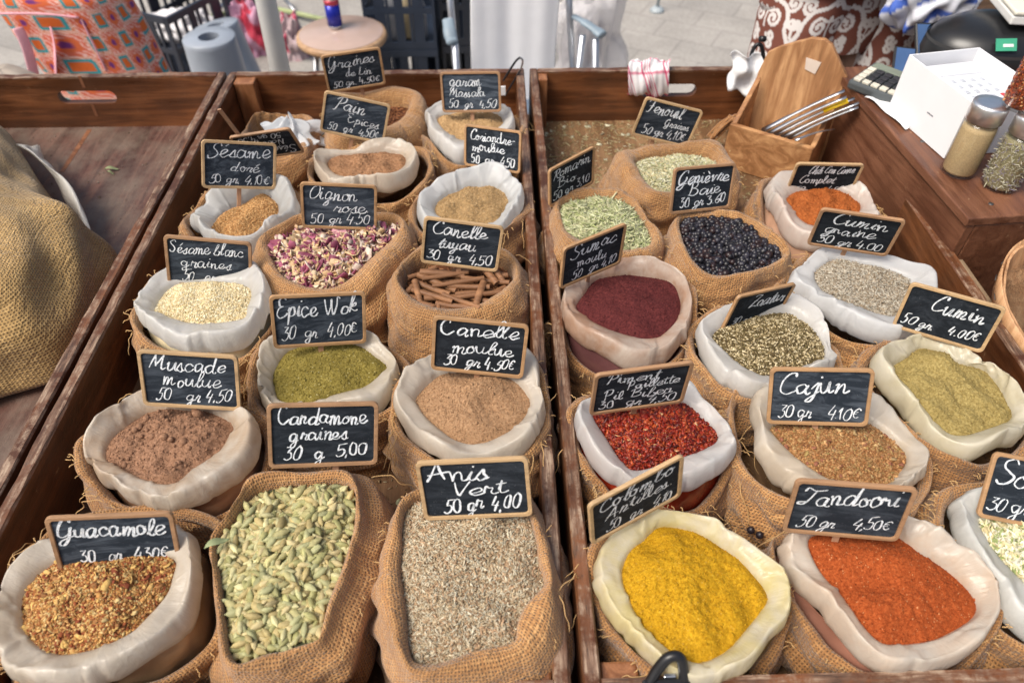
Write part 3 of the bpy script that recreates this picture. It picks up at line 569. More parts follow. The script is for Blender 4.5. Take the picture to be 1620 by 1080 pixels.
# ------------------------------------------------------------------ sacks
FLOOR = .80
def polar(poly, c, th):
    d = poly[:, :2]-c; a = np.arctan2(d[:, 1], d[:, 0]); r = np.hypot(d[:, 0], d[:, 1]); o = np.argsort(a); a = a[o]; r = r[o]
    return np.interp(th, np.r_[a-2*math.pi, a, a+2*math.pi], np.r_[r, r, r])
N_ = 224
THT = np.arange(N_)*2*math.pi/N_-math.pi
class Bag: pass
def wrapd(a): return (a+math.pi) % (2*math.pi)-math.pi
def gauss(th, a, wd): return np.exp(-(wrapd(th-a)/wd)**2)
BURLAP = [((.37, .180, .062), (.52, .290, .115)), ((.32, .150, .050), (.47, .250, .095)), ((.42, .205, .072), (.58, .325, .130))]
def bag(key, O, I, label, zt=.93, dz=.012, dome=.006, liner=None, lab_l=None, bo=.010, shift=(0, 0), low=None, seed=0, tone=0, sacklabel=None, flare=.10, side=None, bottom=.9):
    b = Bag(); b.key = key; q = np.random.default_rng(seed+50)
    wO = np.array([P(x, y, zt-.006) for x, y in catmull(O, 10)]); wI = np.array([P(x, y, zt-dz) for x, y in catmull(I, 10)])
    c = wI[:, :2].mean(0); b.c = c; b.zt = zt; b.zc = zt-dz
    rO = polar(wO, c, THT); rI = polar(wI, c, THT); rO = np.maximum(rO, rI+.007); b.rI = rI; b.rO = rO
    cs, sn = np.cos(THT), np.sin(THT)
    def ring(r, z, sh=(0, 0)): return np.stack([c[0]+sh[0]+r*cs, c[1]+sh[1]+r*sn, np.broadcast_to(z, r.shape)], 1)
    e = empty('spice_sack', (c[0], c[1], FLOOR), label, 'spice sack', 'open burlap sacks of spices in the trays'); b.e = e
    n1 = snoise(seed*3+1, 12, 2, 16); n2 = snoise(seed*3+2, 10, 1, 5); nz = snoise(seed*3+3, 8, 1, 6)
    bm = m_burlap('burlap_%d' % tone, *BURLAP[tone])
    zsag = .0035*nz(THT, 0*THT)
    def facets(nk, am):
        a = np.sort(q.uniform(-math.pi, math.pi, nk)); v = q.normal(0, am, nk)
        return lambda t: np.interp(wrapd(t), np.r_[a-2*math.pi, a, a+2*math.pi], np.r_[v, v, v])
    fr_, fz_, fm_ = facets(17, .0026), facets(15, .0030), facets(23, .0017)
    def collar(g, prof, wr, cl=1.0, ncre=10, upto=None):
        cre = [(q.uniform(-math.pi, math.pi), q.uniform(.03, .075), q.uniform(-1, .6)*wr*1.7, q.uniform(-.16, .16)) for _ in range(ncre)]
        R = []
        for f, dr, z in prof:
            r = rI+(rO-rI)*f+dr; s = max(f, .1)
            nse = n1(THT, THT*0+f*2.2+z*30)*wr*.25*min(1, s*1.6)+(fr_(THT+.25*f)*f+fm_(THT-.3*f)*(1-abs(2*f-1)))*(1 if liner else .5)
            for a, wd, am, sk in cre: nse = nse+am*np.clip(1-np.abs(wrapd(THT-a-sk*f*2))/(wd*1.6), 0, 1)**1.3
            zz = z+zsag*min(1, 1.4*s)+(fz_(THT+.2*f)*min(1, f*1.3)+.6*fm_(THT+1-.3*f)*f)*(1 if liner else .4)+.35*n1(THT+.7, THT*0+f)*wr*(0.2 if f < .2 else 1)
            R.append(ring(r+nse*(.3 if f < .12 else 1), zz))
        return R
    if liner:
        prof = [(-.02, -.004, zt-dz-.02), (.0, .0, zt-dz-.003), (.14, 0, zt-dz*.74), (.40, 0, zt-dz*.42), (.66, 0, zt-dz*.10), (.80, 0, zt+.0012), (.88, 0, zt-.0004), (.965, 0, zt-.007), (1.0, .0008, zt-.019), (1., -.0005, zt-.028), (1., -.004, zt-.034), (1., -.011, zt-.036)]
        pd = []
        for (a, b_) in zip(prof[:-1], prof[1:]): pd += [a, tuple((x+y)/2 for x, y in zip(a, b_))]
        pd.append(prof[-1])
        g = G(); rings(g, collar(g, pd, .0020, ncre=18), flip=True)
        lo = g.build('plastic_liner', liner, e)
        if lab_l: lo['label'] = lab_l
        if side:   # filled plastic bag showing below the liner's fold
            sg = G(); R = []
            for k, (dr, z) in enumerate([(-.010, zt-.030), (-.005, zt-.042), (-.001, zt-.058), (.0, zt-.08), (-.002, zt-.105), (-.006, FLOOR+.004)]): R.append(ring(rO+dr+.0012*n1(THT, THT*0+k*.6), z))
            rings(sg, R, flip=True); sg.build('filled_bag_side', side, e)
        rb = rO+bo
        drop = np.zeros(N_)
        for (px, py, wd, dp) in (low or []):
            t = P(px, py, zt)[:2]-c; drop = drop+dp*gauss(THT, math.atan2(t[1], t[0]), wd)
        ztop = zt-.020+.005*nz(THT, 0*THT+3)-drop
        pts = [(-.010, -.014), (-.006, -.004), (-.0015, .0), (.003, -.003), (.0045, -.011), (.003, -.02)]
        R = [ring(rb+dr+.0022*n1(THT, THT*0+dr*60)*(.5 if dr < 0 else 1), ztop+dzz, shift) for dr, dzz in pts]
        rb0, zb0 = rb+.003, ztop-.02
    else:
        prof = [(-.05, -.004, zt-dz-.022), (.0, .0, zt-dz-.006), (.05, 0, zt-dz*.4), (.25, 0, zt-.003), (.5, 0, zt+.001), (.75, 0, zt-.0025), (.95, 0, zt-.0085), (1.0, .0018, zt-.017)]
        g = G(); R = collar(g, prof, .0022, ncre=8); rb0 = rO+.003; zb0 = zt-.02+zsag
    # body down to the tray floor, with sagging folds
    K = 20; hgt = zb0-FLOOR
    for k in range(1, K+1):
        h = k/K
        bulge = flare*.1*math.sin(math.pi*min(1, h*1.25)*.8)
        r = rb0+bulge*(1+.4*n2(THT, THT*0+h*2))+(bottom-1)*.05*h**3
        fold = (.0030+.0022*n2(THT+2, THT*0+2))*np.sin(h*13+3.2*n2(THT+1, THT*0+1))*min(1, h*3)*(1-.3*h)
        r = r+fold+.0022*n1(THT, THT*0+h*3.)
        R.append(ring(r, zb0-hgt*h, shift))
    g = G(); rings(g, R, flip=True)
    so_ = g.build('burlap_cloth', bm, e, subsurf=1); sm = so_.modifiers.new('Solidify', 'SOLIDIFY'); sm.thickness = .0012; sm.offset = -1
    # loose threads and a frayed hem
    g = G(); jr = rb0+.004; nth = int(52 if liner else 14)
    for i in range(nth):
        j = int(q.normal(q.choice([20, 75, 120, 170, 205]), 13)) % N_; a = THT[j]; r = jr[j]-.003-q.uniform(0, .003)
        zt0 = (ztop[j]-.002-q.uniform(0, .006)) if liner else zt-.012-q.uniform(0, .01)
        p0 = np.array([c[0]+shift[0]+r*math.cos(a), c[1]+shift[1]+r*math.sin(a), zt0]); L = q.uniform(.006, .020) if i % 7 else q.uniform(.03, .06)
        tdir = np.array([-math.sin(a), math.cos(a), 0])*q.choice([-1, 1]); out = np.array([math.cos(a), math.sin(a), 0])
        pts = [p0]; m = 7
        for s_ in range(1, m):
            f = s_/(m-1); pts.append(p0+L*f*(tdir*(.7 if L > .025 else .2)+out*.5)+np.array([0, 0, L*(.35*f-(1.0 if L > .025 else .4)*f*f)])+q.normal(0, L*.03, 3))
        tube(g, catmull(pts, 3, False), .00055, 4)
    tag(g.build('loose_threads', m_plain('jute_thread', (.54, .34, .15), .9), e), kind='stuff')
    return b
def heap(b, name, label, cat, mat, dome=.010, rough=.0012, wl=.03, col=(.5, .5, .5), dents=(), K=46, fine=.0, group=None, r0=None, slope=(0, 0)):
    """surface of the spice inside the sack: z of every point from one height function"""
    rI = b.rI+.002; nz = pnoise(hash(b.key) % 1000 if 0 else sum(map(ord, b.key)), wl); nf = pnoise(sum(map(ord, b.key))+5, wl*.22, 24); c = b.c
    dn = [(P(x, y, b.zc)[:2], wd, am) for x, y, wd, am in dents]
    def f(x, y):
        a = np.arctan2(y-c[1], x-c[0]); r = np.hypot(x-c[0], y-c[1])/np.interp(a, np.r_[THT-2*math.pi, THT, THT+2*math.pi], np.r_[rI, rI, rI])
        z = b.zc-.004+dome*(1-np.clip(r, 0, 1)**2)+slope[0]*(x-c[0])+slope[1]*(y-c[1])
        e = np.clip((1.02-r)*6, 0, 1)
        z = z+e*(rough*.9*nz(x, y)+fine*nf(x, y))
        for p, wd, am in dn: z = z+am*np.exp(-((x-p[0])**2+(y-p[1])**2)/wd**2)
        return z
    b.f = f; g = G(); R = []
    for k in range(K+1):
        r = rI*max(k/K, .004); x = c[0]+r*np.cos(THT); y = c[1]+r*np.sin(THT); R.append(np.stack([x, y, f(x, y)], 1))
    R.append(np.stack([R[-1][:, 0], R[-1][:, 1], R[-1][:, 2]-.03], 1))
    rings(g, R[::-1], col=np.asarray(col)); b.g = g
    b.meta = (name, label, cat, mat, group)
    return b
def inside(b, n, seed, margin=.97):
    q = np.random.default_rng(seed); a = q.uniform(-math.pi, math.pi, n*3); rr = np.sqrt(q.uniform(0, 1, n*3))
    rI = b.rI+.002; R = np.interp(a, np.r_[THT-2*math.pi, THT, THT+2*math.pi], np.r_[rI, rI, rI])
    keep = q.uniform(0, 1, n*3) < (R/R.max())**2; a, rr, R = a[keep][:n], rr[keep][:n], R[keep][:n]
    x = b.c[0]+rr*R*margin*np.cos(a); y = b.c[1]+rr*R*margin*np.sin(a)
    return np.stack([x, y, b.f(x, y)], 1)
def grains(b, tpl, n, size, pal, seed, lift=.3, tilt=.3, svar=.25, pw=None, layers=1, margin=.97):
    p = inside(b, n, seed, margin); q = np.random.default_rng(seed+1)
    p[:, 2] += size*lift*q.uniform(.0, 1.0, len(p)); scatter(b.g, tpl, p, size, pal, seed+2, tilt, svar, pw); return b
def finish(b):
    name, label, cat, mat, group = b.meta
    if 'powder' in mat.name or mat.name in ('colombo', 'tandoori'):     # loose crumbs of the powder itself
        p = inside(b, 2600, sum(map(ord, b.key))+9, .98); p[:, 2] += .0002; T0 = len(b.g.F)
        scatter(b.g, 'crumb', p, .0013, [(1, 1, 1)], 3, .4, .45)
    o = b.g.build(name, mat, None, loc=(b.c[0], b.c[1], b.zc-.03), usecol=True)
    return tag(o, label, cat, group, 'stuff')
# ------------------------------------------------------------------ the sacks and what is in them
LW = lambda s, a=.3, c=0.0, base=(.76, .70, .61): m_liner('liner_%s' % '_'.join('%.2f' % v for v in (*s, a, c, *base)), base, s, a, c)
SP = lambda n, c: m_plain('bagged_'+n, c, .25, 0, .25, .3, 300.0, 0, .8)
mG = m_col('dry_grain'); mSh = m_col('glossy_berry', .38, .5, 300.0, .35, .2)
def build_sacks():
    # --- middle tray, left column
    b = bag('sesame_black', [(378,222),(393,195),(420,185),(445,182),(490,188),(504,205),(497,230),(478,255),(445,266),(405,262),(385,244)], [(396,220),(405,203),(430,196),(478,198),(488,210),(474,236),(440,246),(405,240)],
        'burlap sack with a bunched plastic bag in its mouth, rear left corner of the tray', zt=.91, dz=.02, seed=1, tone=1)
    g = G(); R = []; q = np.random.default_rng(3); n1 = snoise(77, 10, 2, 9)
    cx, cy = P(455, 218, .90)[:2]
    for k in range(16):
        h = k/15; r = .052*(1-h**1.6)+.003; r = r*(1+.28*n1(THT, THT*0+h*3))
        R.append(np.stack([cx+r*np.cos(THT)*1.2+.01*h, cy+r*np.sin(THT)*.8, .885+.052*h+.006*n1(THT+2, THT*0+h*4)], 1))
    rings(g, R); o = g.build('plastic_bag', LW((.7, .75, .8), .1, .12, (.82, .85, .88)), None, loc=(cx, cy, .885), subsurf=1); tag(o, 'crumpled clear plastic bag bunched in the rear left burlap sack', 'plastic bag')
    b = bag('sesame_gold', [(305,336),(316,319),(335,301),(375,287),(410,281),(436,283),(458,288),(469,310),(468,334),(447,350),(419,369),(397,383),(363,386),(330,376),(310,358)],
        [(334,365),(343,348),(362,332),(385,320),(407,309),(422,307),(438,322),(437,341),(415,363),(393,379),(363,380)], 'burlap sack of golden sesame with a clear bag rim, by the left board', dz=.022, liner=LW((.6, .5, .35), .12, .25, (.78, .80, .80)), seed=2, tone=1, bo=.012, shift=(-.006, .0))
    heap(b, 'golden_sesame', 'golden brown sesame seeds under the Sésame doré sign', 'spice', mG, .012, .002, .05, (.40, .21, .08)); grains(b, 'seed', 5200, .0030, [(.52, .29, .115), (.62, .38, .17), (.42, .21, .075)], 21); finish(b)
    b = bag('sesame_white', [(213,482),(225,458),(238,436),(256,422),(300,404),(350,398),(390,408),(410,420),(420,440),(423,468),(411,497),(380,528),(340,539),(300,539),(262,531),(236,522),(218,503)],
        [(243,492),(255,468),(270,454),(290,446),(340,444),(385,450),(397,462),(391,484),(385,504),(360,508),(334,510),(300,508),(262,500)], 'burlap sack of white sesame with a white plastic liner, left column behind the nutmeg', liner=LW((.75, .68, .5), .15, .10, (.80, .80, .79)), side=SP('white_sesame', (.72, .62, .40)),
        low=[(320, 560, .8, .022)], seed=3, tone=0, bo=.010)
    heap(b, 'white_sesame', 'cream white sesame seeds under the Sésame blanc sign', 'spice', mG, .012, .0016, .05, (.60, .48, .27)); grains(b, 'seed', 6800, .0030, [(.78, .66, .40), (.86, .77, .55), (.66, .52, .28)], 31); finish(b)
    b = bag('nutmeg', [(135,717),(138,693),(160,672),(188,645),(215,625),(250,612),(310,618),(353,640),(383,650),(402,667),(400,695),(386,727),(353,757),(307,780),(267,787),(227,781),(183,766),(152,744)],
        [(168,725),(168,705),(187,680),(214,660),(240,648),(300,646),(345,655),(368,673),(358,693),(340,717),(307,737),(277,762),(233,758),(193,740)], 'burlap sack of ground nutmeg with a stained cream liner, by the left board', liner=LW((.55, .36, .2), .45), side=SP('nutmeg', (.36, .20, .12)),
        low=[(400, 770, .55, .03)], seed=4, tone=1, bo=.012)
    heap(b, 'ground_nutmeg', 'lumpy reddish brown nutmeg powder under the Muscade moulue sign', 'spice', m_powder('nutmeg_powder', (.27, .145, .085), (.38, .215, .135)), .016, .0024, .045, dents=[(235, 715, .018, -.010), (262, 735, .010, -.007), (300, 668, .012, .006), (262, 672, .01, .005)], K=60, fine=.0005)
    p = inside(b, 60, 41, .9); p[:, 2] += .0004; q = np.random.default_rng(4); scatter(b.g, 'ball', p, .0042, [(.42, .22, .14)], 42, .5, .45); finish(b)
    b = bag('guacamole', [(-8,1000),(-6,960),(2,932),(14,905),(42,876),(70,851),(110,832),(180,818),(240,818),(281,828),(299,840),(305,869),(303,925),(295,964),(278,992),(250,1014),(225,1031),(190,1052),(158,1066),(116,1079),(60,1080),(20,1066),(0,1040)],
        [(35,945),(46,925),(62,906),(92,888),(130,880),(180,876),(240,876),(275,884),(271,911),(260,939),(229,974),(204,999),(155,1022),(105,1033),(70,1027),(39,999),(33,967)], 'burlap sack of guacamole mix with a wide pale liner, front left corner', liner=LW((.62, .5, .34), .3), side=SP('guacamole_mix', (.42, .27, .15)),
        low=[(300, 1080, .6, .03)], seed=5, tone=0, bo=.016, shift=(.010, .008))
    heap(b, 'guacamole_mix', 'coarse orange brown flakes under the Guacamole sign', 'spice', mG, .016, .002, .06, (.38, .17, .06)); grains(b, 'crumb', 10500, .0021, [(.50, .25, .08), (.62, .37, .14), (.36, .14, .045), (.60, .44, .20), (.40, .20, .06), (.28, .08, .03)], 51, svar=.4)
    grains(b, 'flake', 520, .0040, [(.25, .065, .03), (.58, .36, .13), (.68, .44, .15), (.34, .16, .06)], 54, .6, svar=.35); finish(b)
    # --- middle tray, middle column
    b = bag('flax', [(516,205),(513,171),(520,150),(559,142),(611,137),(658,144),(671,158),(666,187),(645,207),(619,223),(559,228),(530,222)], [(534,180),(560,170),(611,166),(645,170),(646,182),(627,202),(598,214),(560,216),(536,205)],
        'burlap sack of dark flax seeds against the rear board', dz=.022, seed=6, tone=0, zt=.925)
    heap(b, 'flax_seed', 'dark red-brown flax seeds under the Graines de Lin sign', 'spice', mG, .006, .002, .05, (.10, .035, .015)); grains(b, 'seed', 2600, .0040, [(.20, .075, .035), (.28, .12, .05), (.11, .04, .02)], 61); finish(b)
    b = bag('gingerbread', [(498,252),(504,237),(524,231),(560,232),(599,226),(636,223),(655,233),(663,252),(649,272),(622,290),(590,291),(530,286),(502,267)], [(517,256),(530,245),(572,241),(610,239),(638,244),(640,260),(624,274),(599,283),(558,282),(530,274)],
        'burlap sack of gingerbread spice with a cream liner, second from the rear', liner=LW((.62, .45, .3), .3), seed=7, tone=0, bo=.017, shift=(.003, -.002), zt=.935)
    heap(b, 'gingerbread_spice', 'light brown powder under the Pain Epices sign', 'spice', m_powder('gingerbread_powder', (.31, .16, .08), (.44, .25, .14)), .008, .0018, .04, K=40, fine=.0004); finish(b)
    b = bag('onion', [(402,402),(408,383),(446,358),(474,341),(530,328),(580,326),(619,333),(641,352),(649,374),(641,397),(613,424),(580,458),(544,474),(500,474),(460,463),(424,447),(410,422)], [(430,390),(455,374),(480,360),(530,352),(594,354),(625,358),(633,369),(613,391),(580,419),(558,441),(530,458),(495,458),(456,444),(437,421)],
        'burlap sack of dried pink onion in the middle of the left tray', dz=.014, seed=8, tone=2, flare=.12)
    heap(b, 'dried_onion', 'purple and cream dried onion flakes under the Oignon rose sign', 'spice', m_col('onion_flake', .55, .35, 160.0, .2, .2), .014, .003, .05, (.34, .20, .12))
    grains(b, 'curl', 1150, .0105, [(.60, .40, .22), (.70, .54, .36), (.66, .48, .28), (.36, .10, .17), (.48, .24, .27), (.74, .60, .50), (.26, .06, .11)], 81, .9, .55, .32); grains(b, 'flake', 600, .0078, [(.62, .42, .20), (.36, .11, .17), (.70, .56, .38), (.66, .5, .3)], 84, 1.2, .5); finish(b)
    b = bag('wok', [(408,581),(415,556),(433,539),(470,528),(530,522),(584,533),(606,546),(623,563),(626,584),(616,609),(591,632),(538,648),(500,652),(460,650),(428,638),(412,616)], [(431,592),(443,567),(461,550),(500,541),(560,543),(591,561),(611,579),(592,598),(570,612),(531,623),(505,632),(475,636),(443,632),(434,615)],
        'burlap sack of green wok spice with a cream liner, between two columns of sacks', liner=LW((.62, .52, .36), .35), seed=9, tone=1, bo=.014)
    heap(b, 'wok_spice', 'olive green powder with pale flecks under the Epice Wok sign', 'spice', m_powder('wok_powder', (.20, .155, .03), (.30, .24, .065), (.72, .66, .38), 330.0, .5), .012, .0018, .05, fine=.0003); finish(b)
    b = bag('cardamom', [(329,915),(330,872),(341,850),(362,826),(379,800),(391,764),(427,747),(499,738),(549,735),(567,757),(574,800),(569,861),(552,922),(533,972),(518,1011),(499,1028),(427,1058),(374,1066),(350,1050),(338,997)], [(350,915),(346,860),(372,826),(398,788),(427,772),(499,766),(540,764),(560,778),(563,800),(558,850),(540,905),(521,955),(508,1010),(498,1018),(427,1036),(376,1050),(358,985)],
        'tall burlap sack full of green cardamom pods, front row', dz=.012, seed=10, tone=2, flare=.16, shift=(.012, .0), zt=.935)
    heap(b, 'cardamom_pods', 'pale green cardamom pods under the Cardamone sign', 'spice', m_col('pod_skin', .62, .3, 260.0, .30, .6), .010, .003, .06, (.07, .08, .03))
    for k in range(3): grains(b, 'pod', 470, .0158, [(.43, .39, .18), (.55, .51, .27), (.36, .345, .145), (.54, .45, .23), (.40, .395, .20), (.45, .36, .16)], 101+7*k, .0+.20*k, .22, .12, margin=.93)
    finish(b)
    # --- middle tray, right column
    b = bag('garam', [(674,184),(679,169),(697,161),(740,156),(790,166),(811,179),(816,195),(806,207),(770,226),(733,241),(707,236),(687,216)], [(692,190),(704,179),(740,174),(785,179),(796,192),(785,204),(760,212),(736,221),(715,215)],
        'burlap sack of garam massala with a white liner, rear right of the left tray', liner=LW((.7, .65, .55), .15, .05, (.80, .79, .77)), seed=11, tone=0, bo=.013, zt=.925)
    heap(b, 'garam_massala', 'sandy brown powder under the garam Massala sign', 'spice', m_powder('garam_powder', (.44, .28, .13), (.54, .36, .19)), .010, .0024, .04, K=40, fine=.0005); finish(b)
    b = bag('coriander', [(659,322),(667,303),(699,281),(755,270),(784,267),(809,278),(826,297),(825,318),(809,337),(790,355),(746,364),(683,355),(664,341)], [(688,328),(700,312),(725,300),(752,293),(788,296),(804,313),(796,334),(780,350),(740,354),(699,345)],
        'burlap sack of ground coriander with a clear white bag rim beside the divider', dz=.018, liner=LW((.7, .68, .6), .12, .15, (.80, .82, .83)), seed=12, tone=1, bo=.010)
    heap(b, 'ground_coriander', 'coarse fawn coriander powder behind the Canelle tuyau sign', 'spice', mG, .012, .002, .04, (.40, .26, .12), fine=.0004); grains(b, 'thin', 5200, .0024, [(.48, .32, .16), (.58, .41, .22), (.38, .24, .10)], 121); finish(b)
    b = bag('cinnamon', [(618,450),(622,430),(639,412),(661,390),(700,380),(750,378),(796,388),(821,406),(829,432),(825,463),(802,486),(762,502),(714,515),(660,508),(632,485)], [(639,456),(650,438),(664,425),(699,416),(750,414),(790,420),(808,436),(808,457),(777,480),(746,495),(690,498),(648,476)],
        'burlap sack holding cinnamon sticks beside the tray divider', dz=.024, seed=13, tone=0, flare=.12)
    heap(b, 'cinnamon_bits', 'broken brown cinnamon bark under the cinnamon sticks', 'spice', mG, .004, .002, .05, (.13, .05, .022)); grains(b, 'thin', 500, .009, [(.24, .10, .045), (.32, .15, .07)], 131); finish(b)
    # px end points (left, right), height above the bark, radius
    ST = [((665,431),(735,436),14,.0062,'thickest cinnamon stick, lying across the rear of the pile'), ((662,436),(722,460),9,.0055,None), ((655,447),(712,466),14,.0052,None), ((708,452),(775,455),15,.0048,'long pale cinnamon stick lying across the middle of the pile'), ((755,411),(786,450),24,.0060,'cinnamon stick with curled end leaning up against the Canelle tuyau sign'),
          ((768,408),(796,446),22,.0050,'slimmer cinnamon stick leaning beside the curled one'), ((765,446),(750,492),22,.0060,'short cinnamon stick standing out at the front right of the pile'), ((656,445),(668,492),20,.0055,'cinnamon stick slanting down over the front left of the pile'), ((671,473),(748,468),13,.0055,None),
          ((690,481),(745,487),11,.0055,None), ((700,488),(752,482),8,.005,None), ((640,466),(662,448),8,.0055,None), ((720,466),(785,462),7,.0052,None), ((683,498),(686,484),16,.0045,'cinnamon stub at the front of the sack'), ((693,499),(694,484),16,.0045,'second cinnamon stub at the front of the sack'), ((740,470),(776,478),10,.005,None),
          ((690,443),(750,447),5,.0042,None), ((780,440),(804,436),10,.005,None), ((776,468),(800,455),9,.005,None), ((648,470),(675,480),6,.005,None), ((715,430),(765,428),9,.005,None), ((665,460),(700,474),6,.005,None)]
    mc = m_wood('cinnamon_bark', (.19, .085, .035), (.34, .165, .075), 'x', .65, .25)
    more = [((668,441),(741,431),17,.0044,'slim cinnamon stick lying aslant over the thickest rear one'), ((684,452),(766,441),19,.0042,'slim cinnamon stick crossing the middle of the heap upward to the right'), ((652,458),(716,478),17,.0046,'cinnamon stick lying over the left half of the heap'), ((716,472),(794,462),15,.0044,'cinnamon stick at the front right, below the long pale one'),
            ((662,480),(722,494),13,.0044,'cinnamon stick low at the front left, sloping to the rim'), ((730,440),(806,447),13,.0042,'slim cinnamon stick reaching the right rim'), ((645,440),(690,424),10,.0045,'cinnamon stick rising along the left rear rim'), ((700,465),(760,488),17,.0040,'thin cinnamon stick slanting down toward the front centre'), ((742,425),(800,436),9,.0045,'cinnamon stick along the rear right rim under the sign')]
    CINN = {1: 'cinnamon stick just below the thickest rear one, slanting to the right', 2: 'cinnamon stick lying left of centre between two long sticks', 8: 'long cinnamon stick lying across the front of the pile', 9: 'cinnamon stick right behind the two front stubs', 10: 'lowest cinnamon stick lying along the front rim', 11: 'short cinnamon stick against the left rim of the sack', 12: 'cinnamon stick tucked under the long pale one at the right',
            15: 'small cinnamon stick right of the short upright one', 16: 'half buried cinnamon stick in the middle of the heap', 17: 'cinnamon stick behind the curled end, near the right rim', 18: 'short cinnamon stick slanting up at the right rim', 19: 'small cinnamon stick at the front left rim', 20: 'cinnamon stick at the very back, under the sign', 21: 'cinnamon stick crossing under the slanting front left one'}
    for i, (a, c_, h, r, lab) in enumerate(ST+more):
        z0 = b.zc+.001+h*.0009; r *= .88; A = P(*a, z0); B = P(*c_, z0-(.010 if i in (4, 5, 6, 7) else 0)+(.002 if i % 2 else 0)); d = B-A; L = np.linalg.norm(d); d /= L
        u = np.cross(d, [0, 0, 1]); u /= np.linalg.norm(u); v = np.cross(u, d)
        if v[2] < 0: v = -v
        # a quill: bark rolled in from both edges
        prof = []
        for t in np.linspace(0, 1, 15): a_ = -1.2+t*5.0; rr = r*(1-.55*t*t*.8); prof.append((math.sin(a_)*rr, math.cos(a_)*rr))
        inner = [(x*.80, y*.80-.0004) for x, y in prof]
        pr = np.array(prof+inner[::-1]); n = len(pr); R = []
        q = np.random.default_rng(900+i)
        for k in range(7): s = k/6; wob = 1+.06*math.sin(5*s+i); R.append(A+d*L*s+(pr[:, :1]*u+pr[:, 1:]*v)*wob+v*.0008*math.sin(4*s+i))
        g = G(); V = np.vstack(R); Fc = [(k*n+j, k*n+(j+1) % n, (k+1)*n+(j+1) % n, (k+1)*n+j) for k in range(6) for j in range(n)]
        for e_ in (0, 6*n): Fc += [(e_+j, e_+j+1, e_+n-2-j, e_+n-1-j) for j in range(n//2-1)]
        g.add(V, Fc); o = g.build('cinnamon_stick', mc, None, loc=A, smooth=True)
        o.modifiers.new('EdgeSplit', 'EDGE_SPLIT').split_angle = math.radians(50)
        tag(o, lab or CINN[i], 'cinnamon stick', 'cinnamon sticks heaped in the sack')
    b = bag('cinnamon_powder', [(626,624),(637,595),(654,572),(679,556),(720,545),(780,540),(834,553),(851,590),(861,637),(855,670),(830,700),(785,717),(732,723),(697,716),(658,688),(630,656)], [(658,627),(675,607),(697,592),(732,586),(775,586),(806,596),(828,614),(838,637),(824,665),(795,686),(753,700),(718,693),(683,666),(662,641)],
        'burlap sack of ground cinnamon with a folded pale liner beside the divider', liner=LW((.62, .48, .34), .2), seed=14, tone=0, bo=.006, low=[(720, 740, .9, .006)], zt=.935)
    heap(b, 'ground_cinnamon', 'smooth pale brown cinnamon powder under the Canelle moulue sign', 'spice', m_powder('cinnamon_powder', (.35, .20, .105), (.46, .285, .16)), .014, .0018, .06, dents=[(770, 640, .014, -.006), (752, 620, .02, .006)], fine=.0003); finish(b)
    b = bag('aniseed', [(604,872),(612,845),(618,818),(631,790),(657,772),(700,752),(770,745),(820,756),(846,790),(862,840),(875,900),(882,950),(875,1004),(839,1042),(768,1069),(695,1080),(655,1075),(624,1040),(604,986),(596,929)], [(637,870),(637,835),(645,804),(671,788),(720,780),(790,780),(828,800),(846,850),(852,890),(860,925),(830,957),(817,986),(810,1015),(750,1030),(690,1052),(656,1046),(646,1011),(642,950),(635,905)],
        'tall burlap sack of aniseed in the front row beside the divider', dz=.012, seed=15, tone=2, flare=.14, zt=.935)
    heap(b, 'aniseed', 'greyish tan aniseed under the Anis Vert sign', 'spice', mG, .014, .002, .06, (.28, .20, .12), dents=[(760, 900, .025, -.006)])
    grains(b, 'thin', 15000, .0046, [(.50, .40, .26), (.58, .50, .36), (.38, .27, .16), (.46, .30, .18), (.62, .56, .42)], 151, .5, .45); finish(b)
    # --- right tray, left column
    b = bag('rosemary', [(872,335),(883,312),(911,301),(952,295),(984,295),(1009,316),(1028,347),(1049,373),(1046,392),(1022,408),(984,412),(930,409),(889,390),(877,362)], [(888,330),(911,319),(958,316),(994,326),(1012,348),(1028,379),(1020,393),(985,397),(945,390),(903,374),(890,350)],
        'burlap sack of dried rosemary at the left of the right tray', dz=.010, seed=16, tone=0, flare=.12)
    heap(b, 'dried_rosemary', 'dry green rosemary needles between the Romarin and Sumac signs', 'spice', mG, .014, .002, .05, (.20, .20, .09)); grains(b, 'needle', 4200, .0165, [(.48, .50, .28), (.58, .60, .38), (.36, .40, .18), (.60, .58, .36)], 161, .35, .3, .25); finish(b)
    b = bag('sumac', [(890,470),(897,455),(924,430),(971,414),(1009,412),(1065,429),(1087,448),(1093,470),(1092,500),(1079,530),(1047,553),(1007,564),(970,556),(927,534),(900,507)], [(912,485),(925,462),(943,441),(980,434),(1010,433),(1060,444),(1076,470),(1073,500),(1048,527),(1027,533),(993,528),(957,517),(928,500)],
        'burlap sack of dark red sumac with a brown stained liner beside the divider', liner=LW((.50, .28, .17), .62, 0, (.72, .62, .53)), side=SP('sumac', (.11, .045, .045)), low=[(900, 620, .9, .03)], seed=17, tone=1, bo=.008)
    heap(b, 'ground_sumac', 'dark purple-red sumac powder beside the Sumac moulu sign', 'spice', m_powder('sumac_powder', (.085, .018, .020), (.145, .034, .032), (.3, .12, .11), 500.0, .3), .014, .0016, .05, dents=[(1035, 470, .012, -.005)], fine=.0003); finish(b)
